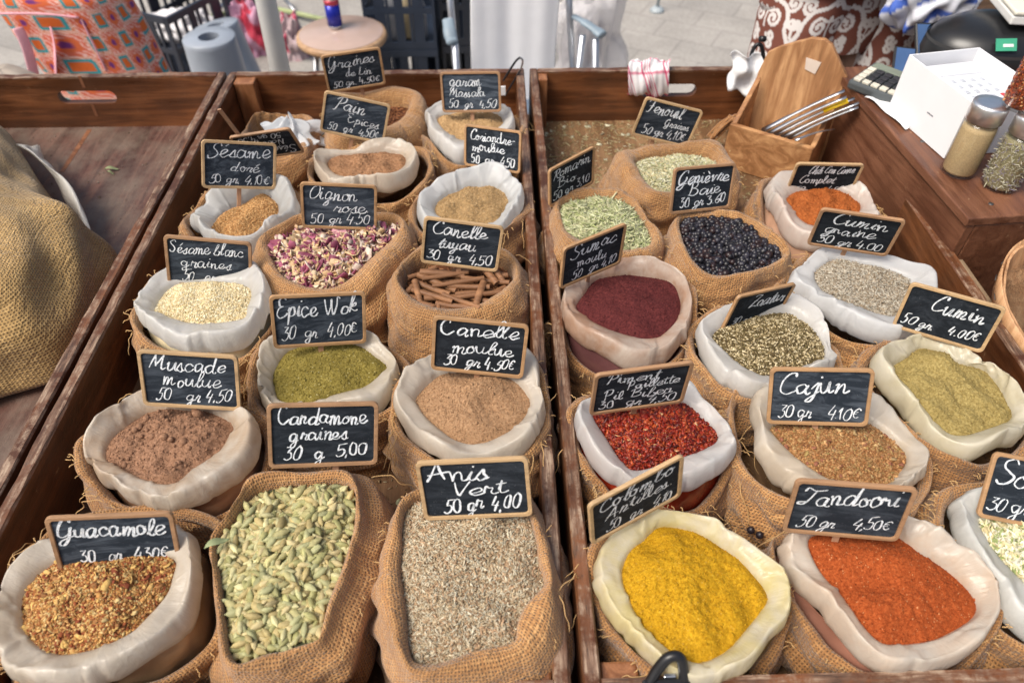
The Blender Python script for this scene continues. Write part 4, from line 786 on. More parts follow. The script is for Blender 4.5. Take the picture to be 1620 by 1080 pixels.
    b = bag('chilli_flakes', [(913,648),(925,630),(955,612),(1010,600),(1070,601),(1113,622),(1143,656),(1162,686),(1157,713),(1127,740),(1077,760),(1027,768),(993,762),(953,733),(927,697)], [(938,658),(955,648),(1010,636),(1060,634),(1090,642),(1113,663),(1135,692),(1113,710),(1073,723),(1034,736),(1003,744),(983,727),(960,692)],
        'burlap sack of red chilli flakes with a clear white bag rim, right tray', dz=.016, liner=LW((.62, .42, .34), .15, .10, (.80, .80, .79)), side=SP('chilli', (.30, .030, .012)), low=[(1140, 790, .75, .045), (950, 760, .4, .02)], seed=18, tone=1, bo=.009)
    heap(b, 'chilli_flakes', 'bright red chilli flakes under the Piment Paillette sign', 'spice', m_col('chilli_flake', .42, .45, 300.0, .35, .3), .012, .0018, .05, (.20, .012, .004))
    grains(b, 'flake', 5600, .0042, [(.27, .016, .006), (.36, .035, .010), (.18, .009, .004), (.42, .075, .018), (.10, .007, .005)], 181, .7, .5, .35); grains(b, 'flake', 90, .004, [(.7, .42, .2)], 184, .9, .5, .3); finish(b)
    b = bag('colombo', [(946,897),(948,868),(968,840),(1003,813),(1031,803),(1073,809),(1130,826),(1172,851),(1214,883),(1249,914),(1255,946),(1246,978),(1218,1010),(1190,1048),(1144,1068),(1102,1074),(1066,1059),(1031,1027),(989,982),(961,939)], [(985,911),(995,876),(1020,851),(1045,832),(1095,838),(1137,862),(1176,890),(1213,938),(1203,967),(1179,996),(1151,1027),(1108,1046),(1073,1034),(1031,1002),(1006,967)],
        'burlap sack of yellow colombo powder with a yellow-stained liner, front of the right tray', liner=LW((.74, .62, .18), .42, 0, (.82, .76, .62)), side=SP('colombo', (.52, .40, .16)), low=[(1240, 1060, .6, .035), (930, 960, .5, .015)], seed=19, tone=1, bo=.008)
    heap(b, 'colombo_powder', 'bright mustard yellow colombo powder in the front sack', 'spice', m_powder('colombo', (.47, .245, .008), (.60, .35, .02), (.74, .55, .2), 400.0, .3), .016, .0020, .05, dents=[(1125, 930, .022, -.005), (1135, 950, .012, -.004), (1060, 900, .03, .004), (1085, 985, .012, -.003), (1040, 870, .010, -.003)], fine=.0004, K=60); finish(b)
    # --- right tray, middle column
    b = bag('fennel', [(974,238),(1009,230),(1040,227),(1097,223),(1128,220),(1150,231),(1166,257),(1166,282),(1135,305),(1088,320),(1040,321),(1013,310),(993,291),(978,266)], [(1006,258),(1040,249),(1088,244),(1125,252),(1138,272),(1112,296),(1062,308),(1038,307),(1020,288)],
        'burlap sack of fennel seeds at the rear of the right tray', dz=.014, seed=20, tone=0, flare=.13)
    heap(b, 'fennel_seed', 'pale green-grey fennel seeds under the Fenouil sign', 'spice', mG, .010, .002, .05, (.32, .30, .15)); grains(b, 'thin', 4200, .0062, [(.56, .54, .34), (.64, .63, .46), (.44, .44, .24), (.58, .5, .3)], 201, .5, .4); finish(b)
    b = bag('juniper', [(1064,350),(1088,336),(1135,330),(1182,338),(1214,354),(1232,379),(1250,401),(1243,418),(1210,433),(1178,445),(1119,443),(1091,427),(1072,398),(1063,373)], [(1075,356),(1092,348),(1135,346),(1162,351),(1190,363),(1214,385),(1237,408),(1222,418),(1191,431),(1135,437),(1104,423),(1088,402)],
        'burlap sack of dark juniper berries in the middle of the right tray', dz=.010, seed=21, tone=0, flare=.13)
    heap(b, 'juniper_berries', 'blue-black juniper berries under the Genièvre Baie sign', 'spice', mSh, .010, .002, .05, (.006, .005, .008))
    for k in range(3): grains(b, 'ball', 420, .0082, [(.012, .011, .016), (.018, .017, .026), (.026, .012, .013), (.009, .008, .011), (.032, .030, .042)], 211+5*k, .1+.35*k, .5, .12, margin=.95)
    finish(b)
    b = bag('zaatar', [(1105,520),(1112,503),(1137,490),(1180,474),(1220,466),(1252,466),(1272,472),(1295,493),(1318,538),(1325,566),(1308,581),(1280,594),(1240,608),(1208,611),(1178,609),(1143,587),(1113,550)], [(1127,532),(1150,512),(1190,500),(1240,492),(1266,503),(1290,524),(1304,549),(1300,570),(1270,579),(1238,590),(1207,592),(1177,578),(1147,555)],
        'burlap sack of zaatar with a white liner, behind the cajun sack', liner=LW((.68, .62, .5), .15, .05, (.80, .79, .77)), seed=22, tone=0, bo=.010)
    heap(b, 'zaatar', 'dark green-brown zaatar with pale sesame specks', 'spice', mG, .012, .002, .05, (.09, .065, .03)); grains(b, 'crumb', 5200, .0024, [(.14, .11, .045), (.20, .15, .07), (.10, .07, .03), (.26, .2, .1)], 221, svar=.35); grains(b, 'seed', 1500, .0032, [(.66, .56, .36), (.52, .42, .24)], 224, .5); finish(b)
    b = bag('cajun', [(1190,645),(1194,622),(1213,604),(1260,592),(1320,592),(1372,612),(1424,660),(1458,698),(1466,728),(1460,755),(1439,772),(1400,783),(1341,782),(1290,770),(1252,752),(1212,718)], [(1218,680),(1248,664),(1300,658),(1371,668),(1413,693),(1434,721),(1424,746),(1405,764),(1340,766),(1292,745),(1250,712)],
        'burlap sack of cajun mix with a cream liner, middle of the right tray', liner=LW((.66, .5, .3), .25), seed=23, tone=2, bo=.018, shift=(-.006, .0))
    heap(b, 'cajun_mix', 'coarse orange-brown cajun mix under the Cajun sign', 'spice', mG, .014, .0018, .05, (.30, .14, .05)); grains(b, 'crumb', 6500, .0024, [(.38, .19, .075), (.48, .27, .12), (.27, .12, .045), (.36, .22, .09)], 231, svar=.35); grains(b, 'flake', 160, .0040, [(.30, .12, .07), (.50, .34, .16), (.34, .24, .09)], 234, .7); finish(b)
    b = bag('tandoori', [(1240,846),(1262,836),(1310,826),(1370,818),(1432,820),(1474,838),(1527,880),(1569,922),(1584,960),(1566,1002),(1534,1034),(1488,1051),(1429,1057),(1390,1045),(1341,1003),(1288,946),(1250,897)], [(1280,858),(1296,843),(1330,842),(1418,847),(1460,876),(1510,908),(1543,946),(1541,974),(1503,999),(1460,1013),(1398,1015),(1365,988),(1337,946),(1299,901)],
        'burlap sack of tandoori powder with a cream liner, front right', liner=LW((.70, .46, .28), .28), side=SP('tandoori', (.28, .13, .09)), low=[(1560, 1080, .6, .03), (1290, 1010, .5, .012)], seed=24, tone=1, bo=.008)
    heap(b, 'tandoori_powder', 'orange-red tandoori powder in the front right sack', 'spice', m_powder('tandoori', (.31, .060, .014), (.45, .105, .028), (.75, .42, .2), 420.0, .7), .016, .0020, .06, dents=[(1420, 900, .02, .004), (1380, 925, .014, -.004), (1470, 960, .018, -.004)], fine=.0004, K=60); finish(b)
    # --- right tray, right column
    b = bag('chilli_con_carne', [(1214,292),(1220,280),(1240,272),(1290,270),(1345,290),(1370,306),(1389,334),(1380,352),(1345,368),(1300,378),(1268,371),(1240,350),(1220,318)], [(1246,312),(1265,300),(1310,296),(1350,310),(1362,328),(1345,346),(1315,356),(1288,357),(1268,347),(1254,330)],
        'burlap sack of chili con carne powder with a pale liner, behind the cumin seed', liner=LW((.66, .42, .32), .3, .05, (.80, .76, .70)), side=SP('carne', (.5, .3, .2)), low=[(1210, 350, .8, .02)], seed=25, tone=1, bo=.010)
    heap(b, 'chilli_con_carne_powder', 'small patch of orange powder under the Chili Con Carne sign', 'spice', m_powder('carne_powder', (.34, .09, .022), (.46, .145, .04)), .010, .003, .03, K=40, fine=.0006); finish(b)
    b = bag('cumin_seed', [(1251,433),(1280,405),(1315,389),(1371,396),(1430,412),(1470,426),(1480,445),(1478,480),(1459,510),(1424,526),(1385,521),(1343,503),(1308,479),(1273,455)], [(1290,433),(1305,418),(1326,409),(1373,418),(1418,431),(1440,446),(1446,466),(1434,486),(1410,500),(1371,489),(1325,471),(1301,457)],
        'burlap sack of cumin seeds with a white plastic liner, near the right board', liner=LW((.7, .68, .62), .12, .08, (.80, .81, .82)), seed=26, tone=0, bo=.010, shift=(-.004, 0))
    heap(b, 'cumin_seed', 'grey-brown cumin seeds between the two Cumin signs', 'spice', mG, .010, .002, .05, (.20, .16, .11)); grains(b, 'thin', 6500, .0056, [(.38, .32, .24), (.46, .41, .33), (.28, .22, .15), (.50, .46, .38)], 261, .5, .4); finish(b)
    b = bag('cumin_powder', [(1382,570),(1398,548),(1434,534),(1466,528),(1512,545),(1554,570),(1589,600),(1618,633),(1632,662),(1622,686),(1582,706),(1540,714),(1494,697),(1459,662),(1417,620),(1390,596)], [(1411,584),(1441,563),(1458,551),(1487,556),(1510,570),(1547,580),(1567,590),(1584,616),(1602,656),(1565,676),(1512,688),(1484,672),(1452,634)],
        'burlap sack of ground cumin with a yellowed liner, by the right board', liner=LW((.66, .58, .34), .35, 0, (.80, .75, .62)), seed=27, tone=1, bo=.012)
    heap(b, 'ground_cumin', 'khaki green cumin powder with scooped ridges', 'spice', m_powder('cumin_powder', (.29, .215, .07), (.42, .33, .13)), .014, .0026, .045, dents=[(1520, 640, .010, -.007), (1505, 625, .008, -.005), (1540, 655, .010, -.004), (1470, 570, .02, .008)], fine=.0005, K=60); finish(b)
    b = bag('soup', [(1513,800),(1522,784),(1541,775),(1620,765),(1720,790),(1765,870),(1745,980),(1690,1010),(1620,975),(1586,940),(1550,898),(1522,855)], [(1554,822),(1580,812),(1640,812),(1710,840),(1725,890),(1700,940),(1650,935),(1618,916),(1580,877),(1558,845)],
        'burlap sack of soup mix with a pale liner, cut off by the right frame edge', liner=LW((.7, .7, .62), .12, .05, (.80, .80, .77)), seed=28, tone=0, bo=.013)
    heap(b, 'soup_mix', 'pale yellow and green dried vegetable flakes at the right frame edge', 'spice', m_col('vegetable_flake', .7, .3, 200.0, .2, .2), .012, .002, .05, (.40, .38, .2)); grains(b, 'curl', 2600, .0070, [(.74, .70, .44), (.80, .76, .58), (.30, .36, .14), (.70, .60, .34), (.82, .80, .68)], 281, .7, .4, .3); finish(b)
# ------------------------------------------------------------------ the place: ground, table, trays
def make_place():
    t = NT('paving'); v = t.coord('Object'); br = t.n('TexBrick', offset=.5); br.inputs['Scale'].default_value = 1.0; br.inputs['Brick Width'].default_value = .30; br.inputs['Row Height'].default_value = .20; br.inputs['Mortar Size'].default_value = .006
    mp = t.n('Mapping'); mp.inputs['Rotation'].default_value = (0, 0, .5); t.l(v, mp.inputs[0]); t.l(mp.outputs[0], br.inputs['Vector'])
    br.inputs['Color1'].default_value = (.36, .34, .315, 1); br.inputs['Color2'].default_value = (.40, .375, .345, 1); br.inputs['Mortar'].default_value = (.31, .29, .27, 1)
    n = t.noise(v, 3, 6, .65); n2 = t.noise(v, 60, 4, .7)
    c = t.mix(.5, br.outputs[0], t.ramp(n, [(.35, (.6, .6, .6)), (.65, (1.15, 1.15, 1.15))]), 'MULTIPLY')
    c = t.mix(.35, c, t.ramp(n2, [(.35, (.45, .45, .45)), (.6, (1.1, 1.1, 1.1))]), 'MULTIPLY')
    t.base(c); t.set(Roughness=.85); t.bump(n2, .4, .003)
    g = G(); s = 40; V = [(x, y, 0) for y in (-s, s) for x in (-s, s)]; g.add(V, [(0, 1, 3, 2)]); o = g.build('ground', t.m, smooth=False); tag(o, kind='structure', label='grey stone paving of the market square')
    # trestle table carrying the trays
    e = empty('market_table', (0, .8, 0), 'wooden market table under the trays, mostly hidden', 'table')
    wd = m_wood('table_wood', (.13, .07, .04), (.22, .13, .07), 'x', .6, .3)
    g = G(); box(g, (-1.25, .20, .745), (1.25, 1.45, .785)); g.build('table_top', wd, e, False, bevel=.003)
    for x in (-1.15, 0, 1.15):
        for y in (.3, 1.36): g = G(); box(g, (x-.03, y-.03, 0), (x+.03, y+.03, .744)); g.build('leg', wd, e, False, bevel=.003)
    def tray(x0, x1, y0, y1, lab, hole, holes_front=True, posts=(), batt=(), fcol=((.10, .045, .025), (.17, .085, .045)), seed=0, grey=0.0, fend=True):
        zt, zb, T = .908, .786, .016; cx = (x0+x1)/2
        e = empty('wooden_tray', (cx, (y0+y1)/2, zb), lab, 'tray', 'long wooden display trays side by side')
        mw = dict(dark=(.075, .024, .008), light=(.185, .066, .022), gloss=.40, wear=.7)
        rz = zt-zb
        my = m_wood('tray_side_wood', mw['dark'], mw['light'], 'y', mw['gloss'], mw['wear'], rz, grey=.1); mx = m_wood('tray_end_wood', (.10, .032, .010), (.25, .088, .028), 'x', .38, .7, rz, grey=.08)
        q = np.random.default_rng(seed)
        def rim_wall(xa, xb):
            g = G(); n = 60; ys = np.linspace(y0, y1, n); R = []
            for y in ys:
                w1, w2, w3, w4 = q.normal(0, .0005, 4)
                xs = [(xa, zb), (xa, zt-.003+w1), (xa+.002+w3, zt+w1), (xb-.002+w4, zt+w2), (xb, zt-.003+w2), (xb, zb)]
                R.append([(x, y, z) for x, z in xs])
            rings(g, R); n6 = 6; g.F += [(5, 4, 3, 2, 1, 0), tuple((n-1)*6+i for i in range(6))]; g.UV.append(np.zeros((12, 2))); g.MI += [0, 0]
            return g
        for xa, xb in ((x0, x0+T), (x1-T, x1)):
            rim_wall(xa, xb).build('side_wall', my, e, False)
        def end_wall(ya, yb, hx):
            bm = bmesh.new()
            hw, hh, hz = .058, .0135, zt-.042
            outer = [(x0+T, zb), (x1-T, zb)]+[(x1-T-(x1-x0-2*T)*i/24, zt+q.normal(0, .0006)) for i in range(25)]
            def loop(pts):
                vs = [bm.verts.new((x, ya, z)) for x, z in pts]; return [bm.edges.new((vs[i], vs[(i+1) % len(vs)])) for i in range(len(vs))]
            es = loop(outer)
            if hx is not None:
                pts = []
                for k in range(9): a = -math.pi/2+math.pi*k/8; pts.append((hx+hw-hh+hh*math.cos(a), hz+hh*math.sin(a)))
                for k in range(9): a = math.pi/2+math.pi*k/8; pts.append((hx-hw+hh+hh*math.cos(a), hz+hh*math.sin(a)))
                es += loop(pts)
            bmesh.ops.triangle_fill(bm, edges=es, use_beauty=True)
            r = bmesh.ops.extrude_face_region(bm, geom=bm.faces[:]); bmesh.ops.translate(bm, verts=[v for v in r['geom'] if isinstance(v, bmesh.types.BMVert)], vec=(0, yb-ya, 0))
            bmesh.ops.recalc_face_normals(bm, faces=bm.faces[:])
            bm.verts.index_update(); g = G(); g.add([v.co[:] for v in bm.verts], [tuple(v.index for v in f.verts) for f in bm.faces]); bm.free(); return g
        end_wall(y1-T, y1, hole).build('end_wall', mx, e, False)
        if fend: end_wall(y0, y0+T, None).build('end_wall', mx, e, False)
        g = G(); box(g, (x0+T, y0+T, zb+.001), (x1-T, y1-T, FLOOR))
        g.build('bottom_board', m_wood('tray_bottom_%d' % seed, *fcol, 'y', .5, .3, 9.0, (.3, .2, .12), grey), e, False)
        mp_ = m_wood('corner_post_wood', (.20, .075, .028), (.36, .16, .07), 'z', .4, .9)
        for (xa, ya, wx, wy, top) in posts:
            g = G(); box(g, (xa, ya, FLOOR+.0005), (xa+wx, ya+wy, top)); g.build('corner_block', mp_, e, False, bevel=.0025)
        mb = m_wood('inlay_wood', (.17, .065, .03), (.27, .11, .05), 'z', .45, .3)
        for a, b in batt:
            g = G(); hexa(g, a, b); g.build('inlaid_strip', mb, e, False)
        return e
    def strip_wall(px0, px1, Y, w):   # slanting inlay standing 1.5 mm proud on an end wall
        A, B = PY(*px0, Y), PY(*px1, Y); d = [(0, 0), (w, 0)]
        a = [(A[0], Y-.0005, A[2]), (A[0]+w, Y-.0005, A[2]), (A[0]+w, Y+.002, A[2]), (A[0], Y+.002, A[2])]; b = [(B[0], Y-.0005, B[2]), (B[0]+w, Y-.0005, B[2]), (B[0]+w, Y+.002, B[2]), (B[0], Y+.002, B[2])]
        return np.array(b), np.array(a)
    def strip_floor(p0, p1, w):
        A, B = P(*p0, FLOOR), P(*p1, FLOOR); n = np.cross(B-A, [0, 0, 1]); n = n/np.linalg.norm(n)*w
        return np.array([A-n, A+n, B+n, B-n])+[0, 0, -.004], np.array([A-n, A+n, B+n, B-n])+[0, 0, .0004]
    def strip_side(pa, pb, X, w):     # on a side wall at x = X
        def onx(p): r = ray(*p); return CP+r*(X/r[0])
        A, B = onx(pa), onx(pb); s = 1 if X < 0 else -1
        return np.array([(X-s*.002, A[1], A[2]), (X-s*.002, A[1]+w, A[2]), (X-s*.002, B[1]+w, B[2]), (X-s*.002, B[1], B[2])]), np.array([(X+s*.0015, A[1], A[2]), (X+s*.0015, A[1]+w, A[2]), (X+s*.0015, B[1]+w, B[2]), (X+s*.0015, B[1], B[2])])
    y0, y1 = .214, 1.405; YW = y1-.016
    tray(-1.13, -.537, y0, y1, 'dark empty-floored tray at the left, holding only a big full sack', -.822, posts=[(-1.113, 1.35, .03, .038, .902)], batt=[strip_wall((123, 121), (131, 139), YW, .006), strip_wall((143, 165), (151, 184), YW, .006), strip_floor((142, 205), (98, 272), .0045)],
         fcol=((.075, .032, .024), (.17, .082, .058)), seed=1, grey=.75)
    tray(-.530, .058, y0, y1, 'middle tray filled with burlap sacks from flax seed to aniseed', None, posts=[(-.5135, 1.362, .040, .0268, .905), (-.5135, .2305, .035, .04, .895), (.010, .2305, .0315, .020, .8995)], batt=[], seed=2, fcol=((.15, .075, .035), (.26, .145, .07)))
    tray(.069, .664, y0, y1, 'right tray filled with burlap sacks from rosemary to tandoori', .352, posts=[(.0855, 1.362, .018, .0268, .906), (.0855, .2305, .035, .018, .8985)], batt=[], seed=3, fcol=((.16, .085, .040), (.30, .175, .085)))
    # inner lath running along the outside of the right tray
    o = G(); box(o, (.6655, .60, .80), (.684, 1.30, .893)); o = o.build('wooden_lath', m_wood('lath_wood', (.22, .15, .09), (.34, .25, .16), 'y', .7, .6), None, False, loc=(.675, .95, .80), bevel=.002); tag(o, 'grey-brown lath between the right tray and the raised wooden box', 'lath')
    # crate-shelf right of the trays
    R = rotz(math.radians(4.5)); c = np.array([.655, .808, 0]); wd = m_wood('shelf_wood', (.11, .042, .022), (.20, .085, .045), 'y', .42, .9)
    e = empty('raised_shelf', (1.0, 1.1, .746), 'worn brown upturned wooden box carrying the jars and the white carton', 'wooden box')
    RT_ = [((0, 0, .956), (.62, .46, .970), 'top_board'), ((.004, .002, .79), (.018, .458, .9555), 'side_board'), ((.0185, .002, .79), (.616, .016, .9555), 'front_board'), ((.0185, .444, .79), (.616, .458, .9555), 'back_board')]
    for a, b, nm in RT_: g = G(); box(g, a, b, R, c); g.build(nm, wd, e, False, bevel=.002)
    g = G()
    for x, y in ((.05, .03), (.14, .028), (.035, .2)): lathe(g, c+R@np.array([x, y, .9695]), [(0, .0012), (.0035, .001), (.004, 0)], 12)
    g.build('nail_head', m_plain('old_iron', (.12, .12, .12), .5, .8), e)
    o = G(); box(o, (.71, .62, .40), (1.25, 1.40, .7445)); o = o.build('side_bench', m_wood('bench_wood', (.03, .015, .01), (.07, .035, .02), 'y', .6, .3), None, False, loc=(.98, 1.0, .40), bevel=.003); tag(o, 'dark wooden bench edge under the jars and the veneer basket', 'bench')

# ------------------------------------------------------------------ crumbs on the tray floors
def debris():
    g = G(); q = np.random.default_rng(5)
    def rnd(x0, x1, y0, y1, n, z=FLOOR): return np.stack([q.uniform(x0, x1, n), q.uniform(y0, y1, n), np.full(n, z+.0012)], 1)
    p = rnd(.09, .47, 1.02, 1.385, 2800); keep = q.uniform(0, 1, len(p)) < np.clip(1.1-(p[:, 0]-.09)*2.2, .15, 1); scatter(g, 'needle', p[keep], .011, [(.42, .36, .18), (.50, .44, .26), (.32, .25, .12), (.36, .24, .12)], 501, .12)
    scatter(g, 'thin', rnd(.09, .645, .235, 1.385, 4200), .005, [(.50, .46, .28), (.36, .26, .14), (.44, .3, .16), (.58, .52, .36)], 502, .12)
    scatter(g, 'crumb', rnd(.09, .645, .235, 1.385, 3000), .0022, [(.30, .16, .07), (.4, .26, .12)], 503, .2, .4)
    scatter(g, 'flake', rnd(.09, .3, 1.1, 1.38, 30), .009, [(.6, .58, .42)], 504, .1)
    o = g.build('spilt_seeds', mG, None, loc=(.36, .8, FLOOR), usecol=True); tag(o, 'pale green needles and seeds spilt over the floor of the right tray', 'spilt seeds', kind='stuff')
    g = G(); scatter(g, 'thin', rnd(-.51, .04, .235, 1.385, 3800), .0048, [(.48, .40, .26), (.34, .22, .12), (.5, .36, .2)], 511, .12)
    scatter(g, 'crumb', rnd(-.51, .04, .235, 1.385, 4200), .0022, [(.32, .17, .08), (.45, .30, .16)], 512, .2, .4)
    scatter(g, 'flake', rnd(-.19, -.08, .24, .5, 50), .011, [(.55, .58, .36), (.6, .5, .4)], 513, .15)
    scatter(g, 'thin', rnd(-.01, .04, .235, .36, 700), .0046, [(.56, .48, .34), (.44, .34, .22)], 515, .2)
    o = g.build('spilt_seeds', mG, None, loc=(-.24, .8, FLOOR), usecol=True); tag(o, 'brown crumbs and seeds spilt over the floor of the middle tray', 'spilt seeds', kind='stuff')
    g = G(); scatter(g, 'crumb', rnd(-1.1, -.56, .7, 1.385, 900), .0016, [(.30, .26, .2), (.2, .15, .1)], 521, .2, .4)
    o = g.build('dust_crumbs', mG, None, loc=(-.84, 1.0, FLOOR), usecol=True); tag(o, 'fine dust and crumbs on the floor of the left tray', 'crumbs', kind='stuff')
    # leaves on the left tray's floor, juniper berries fallen between sacks, leaves near the cardamom
    ml = m_plain('dry_leaf', (.26, .30, .15), .7, 0, .3)
    def leaf(p, L, yaw, lab, grp, z=FLOOR+.0045):
        V = []; n = 9
        for k in range(n):
            s = k/(n-1); wdt = L*.17*math.sin(math.pi*min(1, s*.95+.04)); x = L*(s-.5)
            V += [(x, -wdt, .15*wdt+.003*math.sin(5*s)), (x, 0, -.0012+.003*math.sin(5*s)), (x, wdt, .2*wdt+.003*math.sin(5*s))]
        V = np.array(V)@rotz(yaw).T+[p[0], p[1], z]; Fc = [(k*3+j, k*3+j+1, k*3+j+4, k*3+j+3) for k in range(n-1) for j in (0, 1)]
        g = G(); g.add(V, Fc); o = g.build('dry_leaf', ml, None, loc=(p[0], p[1], z)); m = o.modifiers.new('Solidify', 'SOLIDIFY'); m.thickness = .0004; tag(o, lab, 'leaf', grp)
    leaf(P(178, 270, FLOOR), .026, .2, 'larger curled green leaf on the dark floor of the left tray', 'dry leaves on the tray floors')
    leaf(P(176, 276, FLOOR), .014, -.2, 'smaller green leaf touching the larger one on the left tray floor', 'dry leaves on the tray floors')
    leaf(P(582, 1030, FLOOR), .034, .9, 'green leaf between the cardamom and aniseed sacks', 'dry leaves on the tray floors', .806)
    leaf(P(345, 862, .935), .024, .5, 'pale leaf hanging over the left rim of the cardamom sack', 'dry leaves on the tray floors', .940)
    for x, y, lab in ((1202, 846, 'larger fallen dark berry behind the tandoori sack'), (1188, 838, 'smaller fallen dark berry behind the tandoori sack')):
        g = G(); c = P(x, y, .86); lathe(g, c, [(0, -.0045), (.0032, -.0034), (.0046, 0), (.0032, .0034), (0, .0045)], 12)
        o = g.build('fallen_berry', m_plain('berry_skin', (.02, .015, .02), .4), None, loc=c); tag(o, lab, 'berry')
# ------------------------------------------------------------------ things standing on the trays and behind them
def make_extras():
    # wooden utensil box with a tall shaped back board
    wd = m_wood('pine', (.30, .135, .05), (.58, .32, .14), 'x', .6, .3); wv = m_wood('pine_back', (.32, .15, .06), (.58, .33, .155), 'z', .6, .3)
    bl = P(1139, 262, FLOOR); br = P(1264, 303, FLOOR); ux = br-bl; L = np.linalg.norm(ux); ux /= L; uy = np.array([-ux[1], ux[0], 0]); R = np.stack([ux, uy, [0, 0, 1]], 1); H1 = .088; D = .105
    e = empty('utensil_box', bl+ux*L/2, 'pine box with a tall pointed back board holding metal scoops', 'utensil box')
    z = FLOOR+.001
    g = G(); box(g, (0, 0, 0), (L, .010, H1), R, (bl[0], bl[1], z)); g.build('front_board', wd, e, False, bevel=.0018)
    for x in (0, L-.009):
        g = G(); V = np.array([(x, .0105, 0), (x+.009, .0105, 0), (x+.009, D, 0), (x, D, 0), (x, .0105, H1-.004), (x+.009, .0105, H1-.004), (x+.009, D, H1+.05), (x, D, H1+.05)])@R.T+[bl[0], bl[1], z]; g.add(V, BF); g.build('side_board', wd, e, False, bevel=.0015)
    g = G(); box(g, (.0095, .0105, 0), (L-.0095, D-.0005, .008), R, (bl[0], bl[1], z)); g.build('bottom_board', wd, e, False)
    prof = [(-.004, 0), (L+.004, 0), (L+.004, H1+.062), (L-.004, H1+.082), (L*.70, H1+.128), (L*.60, H1+.134), (L*.46, H1+.131), (.022, H1+.104), (.004, H1+.09), (-.004, H1+.05)]
    n = len(prof); V = np.array([(x, D+.0005, h) for x, h in prof]+[(x, D+.0105, h) for x, h in prof]); V[:, 1] += V[:, 2]*.10
    g = G(); g.add(V@R.T+[bl[0], bl[1], z], [tuple(range(n)), tuple(range(2*n-1, n-1, -1))]+[(j, n+j, n+(j+1) % n, (j+1) % n) for j in range(n)]); g.build('back_board', wv, e, False, bevel=.0015)
    g = G(); q = np.array([(.078, D-.0012, H1+.078), (.098, D-.0012, H1+.074), (.102, D-.0012, H1+.096), (.074, D-.0012, H1+.098)]); q[:, 1] += q[:, 2]*.10; q2 = q+[0, .0008, 0]
    hexa(g, q@R.T+[bl[0], bl[1], z], q2@R.T+[bl[0], bl[1], z]); g.build('old_sticker', m_plain('sticker_rest', (.62, .52, .44), .8), e, False)
    # metal scoops with channel handles resting over the right edge
    mm = m_plain('brushed_steel', (.55, .57, .60), .28, 1.0, .15, .2, 60.0)
    A0 = [((1206, 207), (1336, 144), .0045, 'steel tongs on top of the bundle, thinnest end highest'), ((1214, 212), (1339, 154), .004, 'steel handle lying just under the topmost one'), ((1225, 214), (1352, 156), .004, 'steel handle wrapped with yellow tape'), ((1236, 217), (1359, 163), .0045, 'broad steel handle reaching furthest right'), ((1247, 219), (1358, 170), .0045, 'steel handle under the broad one'), ((1258, 222), (1320, 205), .002, 'thin hooked steel wire lowest at the right')]
    for i, (a, b, r, lab) in enumerate(A0):
        zA, zB = z+H1+.006-.001*i, z+H1+.040-.004*i
        A = P(*a, zA-.012 if i < 5 else z+H1+.012); B = P(*b, zB+.045 if i < 5 else z+H1+.02); d = B-A; pts = [A+d*s+np.array([0, 0, .004*math.sin(3*s)]) for s in np.linspace(0, 1, 9)]
        e2 = empty('scoop', A, lab, 'scoop', 'metal scoops in the pine box')
        g = G(); tube(g, pts, [r*(1.9 if k < 1 else 1.5 if k < 3 else 1) for k in range(9)], 10, flat=.45); g.build('handle', mm, e2)
        if i < 5:
            C = A-d/np.linalg.norm(d)*.02; g = G(); lathe(g, C+np.array([0, 0, -.012]), [(0, -.006), (.007, -.005), (.012, 0), (.0105, 0.0008), (.006, -.003), (0, -.004)], 16); g.build('bowl', mm, e2)
        if i == 2: g = G(); tube(g, [A+d*s+np.array([0, 0, .004*math.sin(3*s)]) for s in (.62, .75, .92)], r*1.35, 12, flat=.7); g.build('yellow_tape', m_plain('yellow_tape', (.85, .55, .01), .4), e2)
    # rope / jute lump behind the fennel
    g = G(); q = np.random.default_rng(9)
    for k in range(16):
        a = P(1122+q.uniform(-4, 6), 222+q.uniform(-8, 8), .83); b = P(1160+q.uniform(-5, 5), 186+q.uniform(-6, 6), .87)
        tube(g, catmull([a, (a+b)/2+q.normal(0, .007, 3), b], 5, False), .0022, 5)
    o = g.build('jute_hank', m_burlap('burlap_1', *BURLAP[1]), None, loc=P(1140, 204, .83)); tag(o, 'pale hank of jute string between fennel sack and pine box', 'string')
    # checked tea towel pulled through the handle hole of the right tray
    W = .066; cx = P(1045, 130, .88)[0]*1.0; cx = .2985; Yw = 1.397; g = G(); prof = []
    for a in np.linspace(0, 1, 46):
        t = a*2*math.pi; y = .024*math.cos(t); zz = .036*math.sin(t)+.004*math.sin(3*t); prof.append((Yw-.008+y, .894+zz, a))
    n1 = snoise(61, 8, 1, 5); Rr = []; Cc = []
    for k in range(60):
        u = k/59; x = cx-W/2+W*1.22*u; rr = []; 
        for (y, zz, a) in prof:
            f = 1+.07*float(n1(np.array(a*6.283), np.array(u*5)))+.03*math.sin(u*40)
            rr.append((x+.004*math.sin(a*12), Yw-.008+(y-Yw+.008)*f, .894+(zz-.894)*f))
            s = (u*W*1.3+.012*math.sin(a*6.28)); v_ = a*.22
            def band(q_): q_ = q_ % .046; return 1 if (q_ < .004 or .008 < q_ < .010 or .013 < q_ < .0145 or .018 < q_ < .020) else 0
            m = band(s+.01)+band(v_)
            Cc.append([(.80, .78, .79), (.62, .16, .25), (.42, .03, .10)][m])
        Rr.append(rr)
    rings(g, Rr, col=np.array(Cc)); o = g.build('tea_towel', m_col('towel_cloth', .9, .1, 900.0, .15, .3), None, loc=(cx, Yw, .90), usecol=True); tag(o, 'white tea towel with dark red checks tucked over the rear board', 'tea towel')
